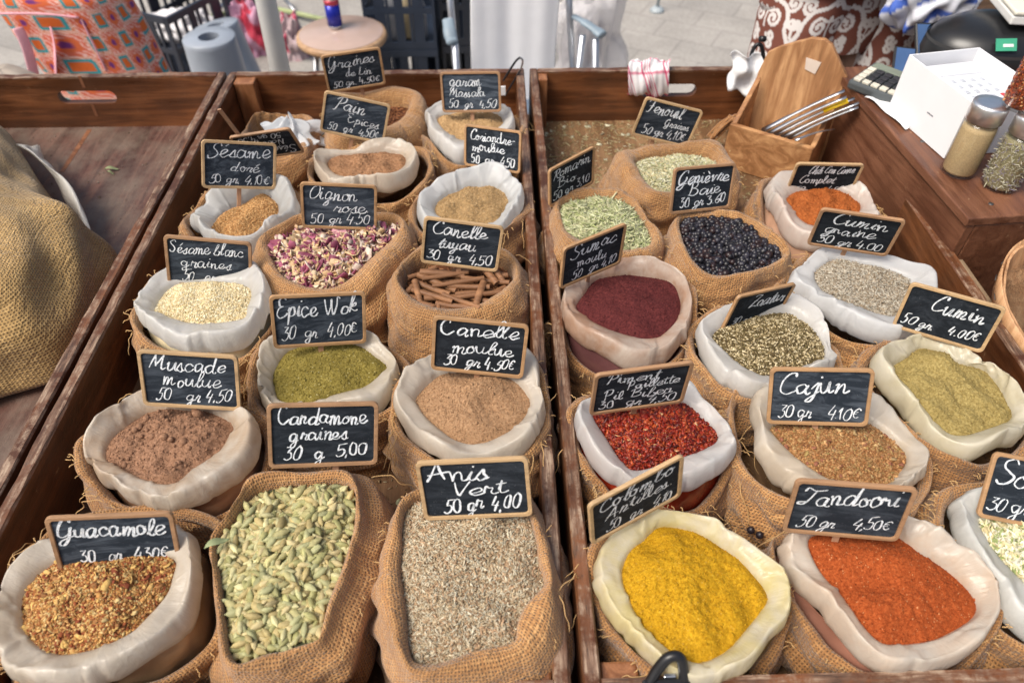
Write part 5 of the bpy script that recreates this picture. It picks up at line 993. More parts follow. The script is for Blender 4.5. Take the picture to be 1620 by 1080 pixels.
    # black bulldog style clip with white paper, on the rear board
    mb = m_plain('black_plastic', (.012, .012, .014), .35); mp = m_plain('white_paper', (.78, .80, .82), .7)
    Y0 = 1.385
    e = empty('paper_clip', PY(1195, 120, Y0), 'black clip gripping crumpled white paper on the rear board of the right tray', 'clip')
    g = G(); tube(g, catmull([PY(1186, 122, Y0), PY(1188, 90, Y0), PY(1196, 72, Y0), PY(1205, 74, Y0), PY(1208, 96, Y0)], 6, False), .004, 8); tube(g, [PY(1203, 62, Y0), PY(1210, 62, Y0+.004)], .006, 8); g.build('handle', mb, e)
    g = G(); a = PY(1192, 130, Y0-.012); b = PY(1204, 90, Y0+.012); box(g, (min(a[0], b[0]), Y0-.014, a[2]), (max(a[0], b[0])+.004, Y0+.022, b[2])); g.build('jaw', mb, e, False, bevel=.002)
    g = G(); rr = []; qn = snoise(15, 8, 1, 4)
    for k in range(14):
        v = k/13; row = []
        for j in range(14):
            u = j/13; p = PY(1155+47*u+6*math.sin(v*5), 86+62*v*(1-.25*abs(u-.6)), Y0-.020); row.append(p+np.array([0, .010*math.sin(u*9+v*4)+.006*math.sin(v*11), .004*math.sin(u*7)]))
        rr.append(row)
    rings(g, rr, closed=False); o2 = g.build('crumpled_paper', mp, e); m = o2.modifiers.new('Solidify', 'SOLIDIFY'); m.thickness = .0005
    # thin black and silver loop behind the garam sign
    g = G(); Y1 = 1.378; pts = [PY(796, 128, Y1), PY(806, 112, Y1), PY(816, 97, Y1), PY(823, 91, Y1), PY(827, 97, Y1), PY(824, 110, Y1), PY(815, 125, Y1), PY(806, 140, Y1), PY(799, 152, Y1)]
    e = empty('spectacles', PY(812, 130, Y1), 'bent black and silver wire loop hooked on the rear board beside the garam sign', 'wire clip')
    tube(g, catmull(pts[:4], 6, False), .0022, 8); tube(g, catmull(pts[5:], 6, False), .0030, 8, flat=.6); g.build('black_arm', mb, e); e.name = 'wire_clip'
    g = G(); tube(g, catmull(pts[3:6], 6, False), .0018, 8); g.build('silver_bend', mm, e)
    g = G(); a = PY(792, 150, Y1); box(g, (a[0], Y1-.003, a[2]), (a[0]+.010, Y1+.001, a[2]+.018)); g.build('white_tag', mp, e, False)
    # black clamp gripping the front rim of the right tray
    e = empty('clamp', (.146, .222, .908), 'black plastic clamp on the front rim before the colombo sack', 'clamp')
    c = np.array([.143, .226, .913]); g = G(); tube(g, catmull([c+[-.018, -.004, 0], c+[-.011, .004, .012], c+[-.002, .010, .024], c+[.008, .010, .024], c+[.012, .003, .012], c+[.013, -.004, .0]], 6, False), [.0048]*31, 10); g.build('grip_loop', mb, e)
    g = G(); box(g, (c[0]-.024, c[1]-.012, c[2]-.004), (c[0]+.018, c[1]-.001, c[2]+.006)); g.build('jaw', mb, e, False, bevel=.0015)
    g = G(); box(g, (c[0]-.005, c[1]-.001, c[2]-.002), (c[0]+.006, c[1]+.003, c[2]+.008)); g.build('metal_spring', mm, e, False, bevel=.001)
    # big full burlap sack lying in the left tray
    base = [(-330, 330), (-200, 230), (-60, 205), (15, 222), (52, 268), (80, 312), (104, 345), (133, 372), (168, 392), (192, 402), (184, 424), (160, 475), (132, 530), (95, 580), (0, 612), (-150, 650), (-330, 640), (-420, 480)]
    poly = np.array([P(x, y, .83) for x, y in catmull(base, 8)]); poly[:, 0] = np.clip(poly[:, 0], -1.10, -.556); c = np.array([-.86, .88]); r = polar(poly, c, THT)
    n1 = snoise(201, 12, 2, 12); n2 = snoise(202, 8, 1, 4); R = []; cs, sn = np.cos(THT), np.sin(THT)
    K = 34
    for k in range(K+1):
        s = k/K; rr = r*max(math.cos(s*math.pi/2)**.62, .004)*(1+.015*n2(THT, THT*0+s*2)*(1 if k else 0)); zz = .812+.165*math.sin(s*math.pi/2)**.9
        fold = .0038*n1(THT, THT*0+s*4)*(1-s*.5)
        R.append(np.stack([c[0]+(rr+fold)*cs, c[1]+(rr+fold)*sn, zz+.008*n2(THT+1, THT*0+s*3)*(1-s)*(s > 0)+.02*np.sin(1.6*s*3.1)*cs*.5*s+fold*.6], 1))
    R = [np.stack([c[0]+r*.96*cs, c[1]+r*.96*sn, np.full(N_, FLOOR+.001)], 1)]+R
    g = G(); rings(g, R, flip=True); o = g.build('full_burlap_sack', m_burlap('burlap_coarse', (.40, .245, .085), (.58, .38, .15), .0036, .85), None, loc=(c[0], c[1], FLOOR), subsurf=1); tag(o, 'big closed full burlap sack slumped in the left tray', 'burlap sack')
    g = G(); rr = []
    for k in range(16):
        v = k/15; row = []
        for j in range(18):
            u = j/17; p = P(28+(122*math.sin(min(1, v*1.05)*1.5))*(.30+.70*u**.8), 230+116*v*u**.5+40*u*v, .875-.045*v); row.append(p+np.array([.003*math.sin(u*14+v*5), .003*math.sin(v*13), .026*math.sin(v*3.1)*math.sin(u*2.9)+.003*math.sin(u*11)]))
        rr.append(row)
    rings(g, rr, closed=False); o = g.build('paper_liner', m_liner('paper_liner', (.84, .82, .78), (.7, .62, .5), .06, 0.0), None, loc=P(90, 300, .83)); m = o.modifiers.new('Solidify', 'SOLIDIFY'); m.thickness = .0012; tag(o, 'crumpled white paper lining sticking out beside the big closed sack', 'paper')

def jar(px, py, z0, h, r, cont, lab, name_c, tone_lid=(.85, .86, .87)):
    c = P(px, py, z0); 
    e = empty('spice_jar', c, lab, 'spice jar', 'glass spice jars with metal lids')
    hb = h*.76; g = G(); lathe(g, c, [(0, .0005), (r*.9, .0005), (r, .004), (r*1.0, hb*.86), (r*.93, hb), (r*.90, hb), (r*.955, hb*.85), (r*.95, .006), (r*.86, .0035), (0, .0035)], 48); g.build('glass_body', GLASS, e)
    g = G()
    lathe(g, c, [(0, .0045), (r*.86, .0045), (r*.925, .008), (r*.925, hb*.84), (r*.90, hb*.93), (0, hb*.94)], 48, col=cont[0])
    if len(cont) > 1:
        q = np.random.default_rng(int(px)); n = 1500; a = q.uniform(0, 6.28, n); zz = q.uniform(.008, hb*.9, n); p = np.stack([c[0]+r*.915*np.cos(a), c[1]+r*.915*np.sin(a), c[2]+zz], 1)
        scatter(g, cont[1], p, cont[2], cont[3], 700+int(px), .9, .3)
    g.build(name_c, mG, e, usecol=True)
    g = G(); rl = r*.99; lathe(g, c, [(rl*.9, hb+.0005), (rl, hb+.001), (rl, h-.003), (rl*.95, h), (rl*.5, h-.0008), (0, h-.001)], 48); g.build('metal_lid', m_plain('lid_steel', tone_lid, .38, 1.0, .06), e)
    return c
def make_right_side():
    global GLASS
    GLASS = m_glass(); Z = .9705
    cA = jar(1514, 272, Z, .112, .0245, [(.56, .42, .23)], 'glass jar of sandy yellow powder at the left of the jar group', 'jar_powder')
    cB = jar(1578, 294, Z, .112, .0245, [(.30, .27, .15), 'needle', .009, [(.52, .50, .36), (.66, .64, .50), (.28, .24, .16), (.30, .27, .34)]], 'glass jar of dried grey-green herbs, second in the jar row', 'jar_herbs')
    cD = jar(1668, 318, Z, .112, .0245, [(.62, .34, .02)], 'glass jar of yellow powder, mostly cut by the right frame edge', 'jar_powder')
    top = Z+.1125
    c = (cA+cB)/2; x, y = CX+F_*((c-CP)@RT)/((c-CP)@FW), 0
    v = np.array([cA[0]+.030, (cA[1]+cB[1])/2+.004, top]); d = v-CP; px, py = CX+F_*(d@RT)/(d@FW), CY-F_*(d@UP)/(d@FW)
    jar(px, py, top, .112, .0245, [(.26, .06, .02), 'crumb', .0038, [(.42, .10, .03), (.30, .05, .02), (.55, .28, .12), (.14, .04, .03)]], 'glass jar of dark red chilli flakes stacked on the jar lids', 'jar_flakes')
    # white carton with an open top and a white keypad terminal in it
    mw = m_plain('white_card', (.80, .81, .84), .45, 0, .02); B = np.array([.657, 1.111, Z+.0005]); C = np.array([.685, .958, Z+.0005]); ux = C-B; L = np.linalg.norm(ux); ux /= L; uy = np.array([-ux[1], ux[0], 0]); Wd = .125; Hb = .094; t = .0022
    R = np.stack([ux, uy, [0, 0, 1]], 1)
    e = empty('white_carton', (B+C)/2+uy*Wd/2, 'open white carton standing between the calculator and the jars', 'carton')
    for a, b, nm in [((0, 0, 0), (L, t, Hb), 'side_panel'), ((0, Wd-t, 0), (L, Wd, Hb), 'side_panel'), ((0, t, 0), (t, Wd-t, Hb), 'end_panel'), ((L-t, t, 0), (L, Wd-t, Hb), 'end_panel'), ((t, t, 0), (L-t, Wd-t, t), 'bottom_panel')]:
        g = G(); box(g, a, b, R, B); g.build(nm, mw, e, False, bevel=.0006)
    g = G(); q = np.random.default_rng(2)   # tiny grey printed mark, unreadable in the photo
    Lt = lettering([('summup'[:5], -.5, .5, 0, .8)], .016, .0045, 5, .0006)
    for k, V in enumerate(Lt.V): Lt.V[k] = (np.stack([V[:, 0]+L*.60, np.full(len(V), -.0004), V[:, 1]+Hb*.42], 1))@R.T+B
    Lt.build('printed_mark', m_plain('grey_print', (.25, .26, .30), .8), e, False)
    e2 = empty('card_terminal', B+ux*L/2+uy*Wd/2+[0, 0, .003], 'white card terminal with rows of keys lying in the open carton', 'card terminal')
    g = G(); box(g, (.010, .012, .004), (L-.010, Wd-.012, Hb-.016), R, B); g.build('housing', m_plain('terminal_plastic', (.74, .75, .78), .4, 0, .03), e2, False, bevel=.004)
    for i in range(4):
        for j in range(4):
            g = G(); x0, y0 = .066+i*.017, .034+j*.0165; box(g, (x0, y0, Hb-.0162), (x0+.0085, y0+.0065, Hb-.0146), R, B); g.build('key', m_plain('key_red' if (i == 3 and j == 3) else 'key_grey', (.6, .04, .05) if (i == 3 and j == 3) else (.50, .53, .58), .5), e2, False, bevel=.001)
    g = G(); box(g, (.016, .024, Hb-.0162), (.052, Wd-.026, Hb-.0140), R, B); g.build('display', m_plain('pale_display', (.70, .72, .76), .3), e2, False, bevel=.001)
    # calculator
    a, b_ = P(1342, 128, .985), P(1418, 158, .985); ux = b_-a; ux[2] = 0; L = .105; ux /= np.linalg.norm(ux); uy = np.array([-ux[1], ux[0], 0]); R = np.stack([ux, uy, [0, 0, 1]], 1)@rotx(math.radians(5)); o0 = a+[0, 0, -.013]; o0[2] = Z+.0005
    e = empty('calculator', o0+ux*.05+uy*.04, 'dark grey desk calculator with cream and black keys beside the carton', 'calculator')
    g = G(); box(g, (0, 0, 0), (L, .085, .016), R, o0); g.build('body', m_plain('calculator_grey', (.075, .085, .09), .35), e, False, bevel=.004)
    g = G(); box(g, (.006, .062, .0155), (L-.008, .080, .019), R, o0); g.build('display', m_plain('calculator_display', (.18, .21, .17), .25), e, False, bevel=.001)
    for i in range(6):
        for j in range(4):
            k = 'key_cream' if (i == 0 or j == 0) else ('key_redx' if i == 5 and j == 2 else 'key_black'); cc = {'key_cream': (.62, .59, .50), 'key_black': (.03, .03, .035), 'key_redx': (.55, .07, .05)}[k]
            g = G(); x0, y0 = .006+i*.0158, .005+j*.0140; box(g, (x0, y0, .0158), (x0+.0128, y0+.0108, .0205), R, o0); g.build('key', m_plain(k, cc, .4), e, False, bevel=.0012)
    # torn white paper on the shelf edge
    g = G(); rr = []
    for k in range(10):
        v = k/9; row = []
        for j in range(6): u = j/5; p = P(1367+62*v+8*u, 156+50*v**1.3-(18*math.sin(v*3.1))*u, Z+.002); row.append(p+np.array([0, 0, .002*math.sin(9*v+4*u)+.0025]))
        rr.append(row)
    rings(g, rr, closed=False); o = g.build('torn_paper', m_plain('white_paper', (.78, .80, .82), .7), None, loc=P(1400, 180, Z)); o.modifiers.new('Solidify', 'SOLIDIFY').thickness = .0004; tag(o, 'torn strip of white paper on the edge of the raised box', 'paper')
    # rear counter with scales and bags
    wd = m_wood('counter_wood', (.12, .07, .04), (.24, .14, .08), 'x', .5, .4)
    e = empty('rear_counter', (1.5, 1.9, 0), 'brown wooden counter behind the raised box at the upper right', 'counter')
    g = G(); box(g, (.98, 1.47, .90), (2.1, 2.25, .93)); g.build('counter_top', wd, e, False, bevel=.003)
    for x, y in ((1.02, 1.52), (2.05, 1.52), (1.02, 2.2), (2.05, 2.2)): g = G(); box(g, (x-.02, y-.02, 0), (x+.02, y+.02, .8995)); g.build('leg', wd, e, False, bevel=.002)
    mk = m_plain('scale_black', (.014, .015, .017), .3)
    c = P(1560, 112, Z); c[1] += .045; c[0] += .02
    e = empty('weighing_scale', c, 'black domed weighing scale behind the white carton, with a green label', 'scale')
    g = G(); V = []
    prof = [(.005, .0), (.118, .0), (.124, .015), (.121, .038), (.108, .056), (.082, .068), (.05, .074), (.0, .076)]
    lathe(g, (0, 0, 0), prof, 56); g.V = [np.concatenate(g.V)*[1.0, .72, 1.0]+c]; g.build('body', mk, e)
    g = G(); ring = [np.stack([(.1215-.0*k)*np.cos(THT)*1.0, .72*.1215*np.sin(THT), np.full(N_, .038+.003*k)], 1)+c for k in range(3)]; rings(g, ring); g.build('groove_band', m_plain('scale_grey', (.05, .052, .055), .4), e)
    g = G(); box(g, (-.018, -.0005, -.0105), (.018, .0012, .0105), rotx(math.radians(-42)), c+[-.030, -.078, .062]); g.build('green_label', m_plain('green_label', (.05, .34, .20), .5), e, False)
    g = G(); box(g, (-.006, -.0012, -.004), (.012, -.0004, .001), rotx(math.radians(-42)), c+[-.030, -.078, .062]); g.build('label_mark', m_plain('label_white', (.7, .75, .72), .5), e, False)
    g = G(); rT = rotz(-.15); q0 = c+np.array([.00, -.035, .100]); box(g, (-.02, -.02, 0), (.19, .16, .008), rT, q0); g.build('weighing_plate', m_plain('plate_cream', (.72, .70, .60), .35, 0, .04), e, False, bevel=.003)
    g = G(); box(g, (-.02, -.0185, -.016), (.19, .15, -.0005), rT, q0); g.build('plate_rim', m_plain('plate_white', (.74, .74, .72), .4), e, False, bevel=.003)
    g = G(); lathe(g, q0+rT@np.array([.08, .06, -.018]), [(.03, 0), (.03, -.05)], 16); g.build('post', mk, e)
    def phone(p, yaw, lab, tilt=.2):
        R = rotz(yaw)@rotx(tilt); e = empty('phone', p, lab, 'phone', 'small devices lying behind the calculator')
        g = G(); box(g, (-.019, -.035, 0), (.019, .035, .008), R, p); g.build('case', mk, e, False, bevel=.003); g = G(); box(g, (-.0155, -.030, .0078), (.0155, .030, .0088), R, p); g.build('screen', m_plain('blue_screen', (.05, .10, .22), .2), e, False)
    phone(P(1428, 104, Z+.008), -.3, 'black device with blue face leaning between calculator and white carton', .5); phone(P(1462, 66, Z+.012)+[0, .0, 0], -.1, 'black device with pale blue face in front of the blue and white bag', .6)
    def blob(name, c, r, mat, lab, cat, seed, colf=None, amp=.16, ug=False, sub=0, cren=14):
        n1 = snoise(seed, 14, 1, cren); R = []; C_ = []; K = 40
        for k in range(K+1):
            a = -math.pi/2+math.pi*k/K; rr = max(math.cos(a), .01)**.8; f = 1+amp*n1(THT, THT*0+k/K*5)*(math.cos(a)**.5 if math.cos(a) > 0 else 0)
            R.append(np.stack([c[0]+r[0]*rr*f*np.cos(THT), c[1]+r[1]*rr*f*np.sin(THT), c[2]+r[2]*(math.sin(a)*f)], 1))
            if colf: C_.append([colf(t, k/K) for t in THT])
        g = G(); rings(g, R, flip=True, col=np.array(C_) if colf else None); o = g.build(name, mat, None, loc=(c[0], c[1], c[2]-r[2]), usecol=bool(colf), subsurf=sub); tag(o, lab, cat); return o
    bc = P(1500, 45, .97); bc[1] += .10; bc[2] = 1.0
    n3 = snoise(31, 9, 2, 9)
    blob('plastic_bag', bc, (.085, .07, .075), m_col('printed_plastic', .3, .4, 60.0, .1, .2), 'white plastic bag with blue print at the upper right', 'plastic bag', 33, lambda t, k: (.08, .16, .58) if float(n3(np.array(t), np.array(k*9))) > .75 else (.70, .72, .80), .12)
    b2 = PY(1565, 8, 1.75); blob('blue_bag', np.array([b2[0], b2[1], .985]), (.13, .08, .065), m_plain('blue_cloth', (.05, .22, .42), .5, 0, .2), 'blue bag behind the scale at the top edge', 'bag', 35, None, .1)
    b2 = PY(1640, 20, 1.66); blob('brown_bag', np.array([b2[0], b2[1], .985]), (.10, .07, .055), m_plain('brown_cloth', (.08, .022, .016), .6, 0, .25), 'dark red-brown bag at the top right corner', 'bag', 36, None, .1)
    # veneer basket on the bench
    c = np.array([.764, .650, .752]); mv = m_wood('veneer', (.50, .27, .13), (.66, .41, .22), 'z', .55, .15)
    e = empty('veneer_basket', c, 'pale wood veneer basket with stapled rim at the right frame edge', 'basket')
    tl = np.array([[1, 0, .10], [0, 1, .12], [-.10, .30, .96]])
    def bk(prof, nm, mt, wav=0):
        g = G(); lathe(g, (0, 0, 0), prof, 72); V = np.concatenate(g.V)
        if wav: a = np.arctan2(V[:, 1], V[:, 0]); V[:, :2] *= (1+wav*np.sign(np.sin(a*9)))[:, None]
        g.V = [V@tl.T+c]; g.build(nm, mt, e, smooth=not wav)
    bk([(.09, .002), (.118, .17), (.115, .17), (.087, .006), (0, .006)], 'slatted_side', mv, .006)
    bk([(.1185, .140), (.1225, .172), (.1205, .173), (.1165, .14)], 'rim_band', mv); bk([(.0985, .05), (.103, .078), (.101, .078), (.0965, .05)], 'lower_band', mv)
    g = G()
    for k in range(24):
        a = k*math.pi/12; p = np.array([.1222*math.cos(a), .1222*math.sin(a), .155]); d = np.array([-math.sin(a), math.cos(a), 0])*.005; tube(g, [(p-d)@tl.T+c, (p+d)@tl.T+c], .0006, 5)
    g.build('staples', m_plain('dark_wire', (.05, .05, .05), .5), e)
    return blob

def crate(o, ux, L, W, H, lab, col=(.018, .022, .035), group='dark plastic crates behind the stall'):
    """open lattice crate; o = near corner at the bottom, ux = direction of its long side"""
    ux = np.asarray(ux, float)/np.linalg.norm(ux); uy = np.array([-ux[1], ux[0], 0]); R = np.stack([ux, uy, [0, 0, 1]], 1); mt = m_plain('crate_plastic_%.3f' % col[2], col, .42)
    e = empty('plastic_crate', o+ux*L/2+uy*W/2, lab, 'crate', group); t = .012
    def wall(a0, a1, along, fix):
        g = G(); S = a1-a0
        def bx(u0, u1, z0, z1, d=0.0):
            A = (u0, fix-d, z0) if along == 'x' else (fix-d, u0, z0); B = (u1, fix+t+d, z1) if along == 'x' else (fix+t+d, u1, z1); box(g, A, B, R, o)
        bx(a0, a1, H-.028, H, .003); bx(a0, a1, .0, .03); bx(a0, a1, H*.5-.012, H*.5+.012)
        n = max(4, int(S/.045))
        for k in range(n+1): u = a0+(S-.011)*k/n; bx(u, u+.011, .0301, H*.5-.0121); bx(u, u+.011, H*.5+.0121, H-.0281)
        for k in range(1, 4): u = a0+S*k/4; bx(u-.017, u+.017, .0302, H*.5-.0122, -.001); bx(u-.017, u+.017, H*.5+.0122, H-.0282, -.001)
        g.build('lattice_wall', mt, e, False)
    wall(0, L, 'x', 0); wall(0, L, 'x', W-t); wall(t+.001, W-t-.001, 'y', 0); wall(t+.001, W-t-.001, 'y', L-t)
    g = G(); box(g, (t+.001, t+.001, .004), (L-t-.001, W-t-.001, .010), R, o); g.build('bottom', mt, e, False)
    return e

def make_background(blob):
    # --- patterned bag
    def granny(u, v):
        s = .062; i, j = math.floor(u/s), math.floor(v/s); a, b = u/s-i-.5, v/s-j-.5; m = max(abs(a), abs(b)); h = (i*7+j*13) % 4
        if (i+j) % 2:
            if m < .22: return (.66, .14, .03) if h else (.72, .20, .04)
            if m < .34: return (.03, .32, .36) if ((int((a+b)*12) % 2) or h) else (.10, .45, .45)
            return (.70, .22, .10) if (int(a*14)+int(b*14)) % 2 else (.85, .62, .56)
        r = math.hypot(a, b)
        if r < .15: return (.20, .05, .22)
        if r < .32: return (.72, .16, .06)
        return (.86, .55, .50) if (int(a*12)+int(b*12)) % 3 == 0 else (.72, .17, .10)
    R = []; C_ = []; n1 = snoise(91, 8, 1, 5); K = 130; N2 = 300; th = np.arange(N2)*2*math.pi/N2
    Yb = 2.02; xa0, xa1 = PY(48, 108, Yb)[0], PY(226, 108, Yb)[0]; xb0, xb1 = PY(-25, 5, Yb)[0], PY(165, 5, Yb)[0]; za, zb = PY(100, 108, Yb)[2], PY(100, 5, Yb)[2]
    for k in range(K+1):
        s = k/K; z = .40+.50*s; f = (z-za)/(zb-za); x0, x1 = xa0+(xb0-xa0)*f, xa1+(xb1-xa1)*f; top = max(0, (s-.80)/.20); bot = max(0, (.08-s)/.08)
        hw = (x1-x0)/2*math.sqrt(max(1e-4, 1-top**2))*(1-.25*bot**2); hd = .11*math.sqrt(max(1e-4, 1-top**2))*(1-.2*bot**2)
        c, sn = np.cos(th), np.sin(th); e_ = .62; f2 = 1+.03*n1(th, th*0+s*4)
        X = (x0+x1)/2+hw*np.sign(c)*np.abs(c)**e_*f2; Y = Yb+.10+hd*np.sign(sn)*np.abs(sn)**e_*f2
        R.append(np.stack([X, Y, np.full(N2, z-.03*top)], 1))
        for j in range(N2): C_.append(granny(th[j]*.175+.03*s, z*1.02))
    R = [np.repeat(R[0].mean(0)[None], N2, 0)]+R; C_ = [(.5, .15, .1)]*N2+C_
    e = empty('patterned_bag', (-1.05, Yb+.1, .40), 'orange, teal and pink crochet-print bag behind the left tray', 'bag')
    g = G(); rings(g, R, flip=True, col=np.array(C_)); g.build('bag_body', m_col('crochet_print', .75, .2, 500.0, .15, .3), e, usecol=True)
    pk = m_plain('pink_strap', (.72, .36, .42), .6)
    for xs in ((28, 42, 54), (80, 86, 88)):
        g = G(); pts = [PY(xs[0], 44, Yb-.020), PY(xs[1], 74, Yb-.024), PY(xs[2], 118, Yb-.016)]; tube(g, catmull(pts, 6, False), .013, 10, flat=.16); g.build('strap', pk, e)
    g = G(); pts = [PY(-10, 22, Yb-.018), PY(60, 22, Yb-.022), PY(125, 28, Yb-.012)]; tube(g, catmull(pts, 6, False), .003, 6); pts = [PY(128, 30, Yb-.008), PY(150, 75, Yb-.012), PY(168, 112, Yb-.008)]; tube(g, catmull(pts, 6, False), .003, 6); g.build('piping', pk, e)
    crate(np.array([-1.32, 1.98, .0]), (1, 0, 0), .56, .30, .395, 'dark crate under the patterned bag, hidden behind the left tray')
    bl = PY(15, 90, 1.75); blob('canvas_bundle', np.array([bl[0]-.06, 1.78, .60]), (.11, .09, .14), m_plain('beige_canvas', (.36, .31, .26), .8), 'beige canvas bundle at the left edge behind the tray', 'canvas bundle', 61, None, .05, cren=5)
    # --- crates
    zc = .30; A = P(262, 30, zc); B = P(345, -14, zc); C = P(196, 44, zc); u = B-A; L = .60
    ux = u/np.linalg.norm(u); uy = np.array([-ux[1], ux[0], 0]); o = A.copy(); o[2] = .0
    crate(o, ux, L, .40, .30, 'open dark crate right of the patterned bag, holding white packets')
    pa = A+ux*.22+uy*.16; pa[2] = .16
    blob('white_packet', pa, (.14, .10, .07), m_plain('white_pack', (.74, .72, .74), .5, 0, .1), 'white packets lying in the open crate', 'packet', 71, None, .12)
    Yc = 2.85
    for i, (p0, p1) in enumerate((((578, 50), (690, 50)), ((697, 50), (790, 50)))):
        a, b = PY(*p0, Yc)[0], PY(*p1, Yc)[0]
        for k in range(2): crate(np.array([a, Yc+(.03 if i else 0), .0+.301*k]), (1, 0, 0), b-a, .40, .299, '%s crate of the %s stack behind the round stool' % (('lower', 'upper')[k], ('left', 'right')[i]), (.020, .030, .052) if i == 0 else (.014, .018, .028))
    for j, (px, py, cc, lab) in enumerate(((648, 12, (.55, .45, .28), 'cream patterned tin in the upper left crate'), (662, 30, (.6, .6, .62), 'white bottle in the upper left crate, beside the tin'), (622, 34, (.62, .62, .64), 'white bottle in the upper left crate, nearest the stool'))):
        c = PY(px, py, Yc+.07); c[2] = .32; g = G(); lathe(g, c, [(0, 0), (.03, 0), (.032, .01), (.032, .12), (.022, .15), (.012, .165), (.012, .19), (0, .19)], 20); o = g.build('bottle', m_plain('crate_bottle_%d' % j, cc, .4), None, loc=c); tag(o, lab, 'bottle', 'bottles in the crates')
    # --- stool with can
    zs = .46; c = P(540, 52, zs); mt = m_plain('stool_steel', (.42, .43, .45), .35, .9)
    e = empty('round_stool', (c[0], c[1], 0), 'small round wooden-topped stool with a can on it behind the left trays', 'stool')
    g = G(); lathe(g, (c[0], c[1], zs), [(0, 0), (.152, 0), (.160, -.004), (.163, -.016), (.158, -.026), (.10, -.028), (0, -.028)][::-1], 64); g.build('seat_edge', m_wood('stool_edge', (.40, .24, .13), (.56, .37, .22), 'x', .5, .1), e)
    g = G(); lathe(g, (c[0], c[1], zs+.001), [(0, .0008), (.150, .0008), (.151, 0)][::-1], 64); g.build('seat_laminate', m_plain('stool_laminate', (.46, .34, .29), .16, 0, .05), e)
    for k in range(4): a = k*math.pi/2+.5; g = G(); tube(g, [(c[0]+.10*math.cos(a), c[1]+.10*math.sin(a), zs-.027), (c[0]+.19*math.cos(a), c[1]+.19*math.sin(a), 0.0)], .011, 10); g.build('leg', mt, e)
    cc = P(531, 44, zs+.002); cc[2] = zs+.0021; e = empty('drink_can', cc, 'blue and silver drink can standing on the round stool', 'can')
    g = G(); lathe(g, cc, [(0, .001), (.020, 0), (.0245, .006), (.0265, .012)], 40); g.build('silver_base', m_plain('can_silver', (.65, .67, .70), .2, 1.0), e)
    g = G(); lathe(g, cc, [(.0265, .0121), (.0265, .085)], 40); g.build('blue_band', m_plain('can_blue', (.012, .022, .34), .25, .3), e)
    g = G(); lathe(g, cc, [(.0265, .0851), (.0265, .103)], 40); g.build('red_band', m_plain('can_red', (.45, .05, .08), .25, .3), e)
    g = G(); lathe(g, cc, [(.0265, .1031), (.0265, .125), (.022, .134), (.021, .131), (0, .131)], 40); g.build('silver_top', m_plain('can_silver', (.65, .67, .70), .2, 1.0), e)
    # --- grey hollow cones, white pole
    mgc = m_plain('grey_plastic', (.30, .34, .40), .35, 0, .05)
    def cone(c, h, lab, lean=(0, 0, 1)):
        g = G(); r = .094; pr = [(r*.40, 0), (r*.96, 0), (r, -.004), (r*1.0, -.02), (r*1.03, -.12), (r*1.12, -.26), (r*1.5, -h+.03), (r*1.9, -h), (r*1.8, -h), (r*1.0, -.25), (r*.42, -.05), (r*.40, -.004), (r*.40, 0)]
        lathe(g, c, pr, 56, axis=lean); o = g.build('parasol_foot', mgc, None, loc=(c[0], c[1], c[2]-h)); tag(o, lab, 'parasol foot', 'grey hollow plastic feet behind the left tray')
    cone(P(330, 58, .44), .43, 'front grey hollow plastic foot, standing nearer the tray'); c2 = P(338, 40, .44); r_ = ray(340, 40); c2 = CP+r_*((c2[1]+.26)/r_[1]); cone(c2, .36, 'rear grey hollow plastic foot leaning behind the front one', (-.18, .10, 1))
    e = empty('white_pole', PY(430, 54, 1.86)*[1, 1, 0], 'white metal pole rising behind the left trays', 'pole')
    b0 = PY(441, 100, 1.86); t0 = PY(420, 0, 1.86); d = (t0-b0)/(t0[2]-b0[2])
    g = G(); tube(g, [b0-d*b0[2], b0+d*1.5], .0255, 28); g.build('shaft', m_plain('pole_white', (.66, .66, .64), .35, 0, .04), e)
    g = G(); lathe(g, (b0-d*b0[2]), [(0, .03), (.05, .03), (.16, .006), (.16, 0)][::-1], 32); g.build('foot_plate', m_plain('pole_white', (.66, .66, .64), .35, 0, .04), e)
    # crumpled bright bags and the low frame behind
    n4 = snoise(44, 9, 2, 8)
    c = P(400, 62, .06); blob('pink_packet', c, (.10, .07, .16), m_col('pink_print', .5, .3, 90.0, .3, .3), 'crumpled pink and red packet on the ground left of the white pole', 'packet', 72, lambda t, k: (.55, .05, .09) if float(n4(np.array(t), np.array(k*6))) > .3 else (.62, .34, .48), .2)
    c = P(462, 70, .06); blob('pink_packet', c, (.07, .06, .13), m_col('pink_print', .5, .3, 90.0, .3, .3), 'crumpled pink packet on the ground right of the white pole', 'packet', 73, lambda t, k: (.50, .06, .12) if float(n4(np.array(t+1), np.array(k*6))) > .5 else (.55, .42, .44), .2)
    e = empty('folded_stand', P(430, 15, .03), 'pale green and grey folded metal stand on the paving', 'stand')
    mg2 = m_plain('pale_green_paint', (.42, .48, .24), .5)
    for a, b, r, m_ in (((335, 27), (400, 10), .012, mg2), ((436, 14), (520, 33), .012, mg2), ((335, 34), (362, -8), .010, m_plain('stool_steel', (.42, .43, .45), .35, .9)), ((470, 22), (446, -6), .010, m_plain('stool_steel', (.42, .43, .45), .35, .9))):
        g = G(); tube(g, [P(*a, .03), P(*b, .03 if m_ is mg2 else .05)], r, 10); g.build('tube_bar', m_, e)
    # --- folding chair with a white cloth over it, clear film bag
    Yf = 2.22; al = m_plain('aluminium', (.60, .63, .68), .3, .9); gp = m_plain('armrest_grey', (.24, .31, .37), .45)
    e = empty('folding_chair', (PY(810, 100, Yf)[0], Yf, 0), 'aluminium folding chair with grey armrests, under the white cloth', 'chair')
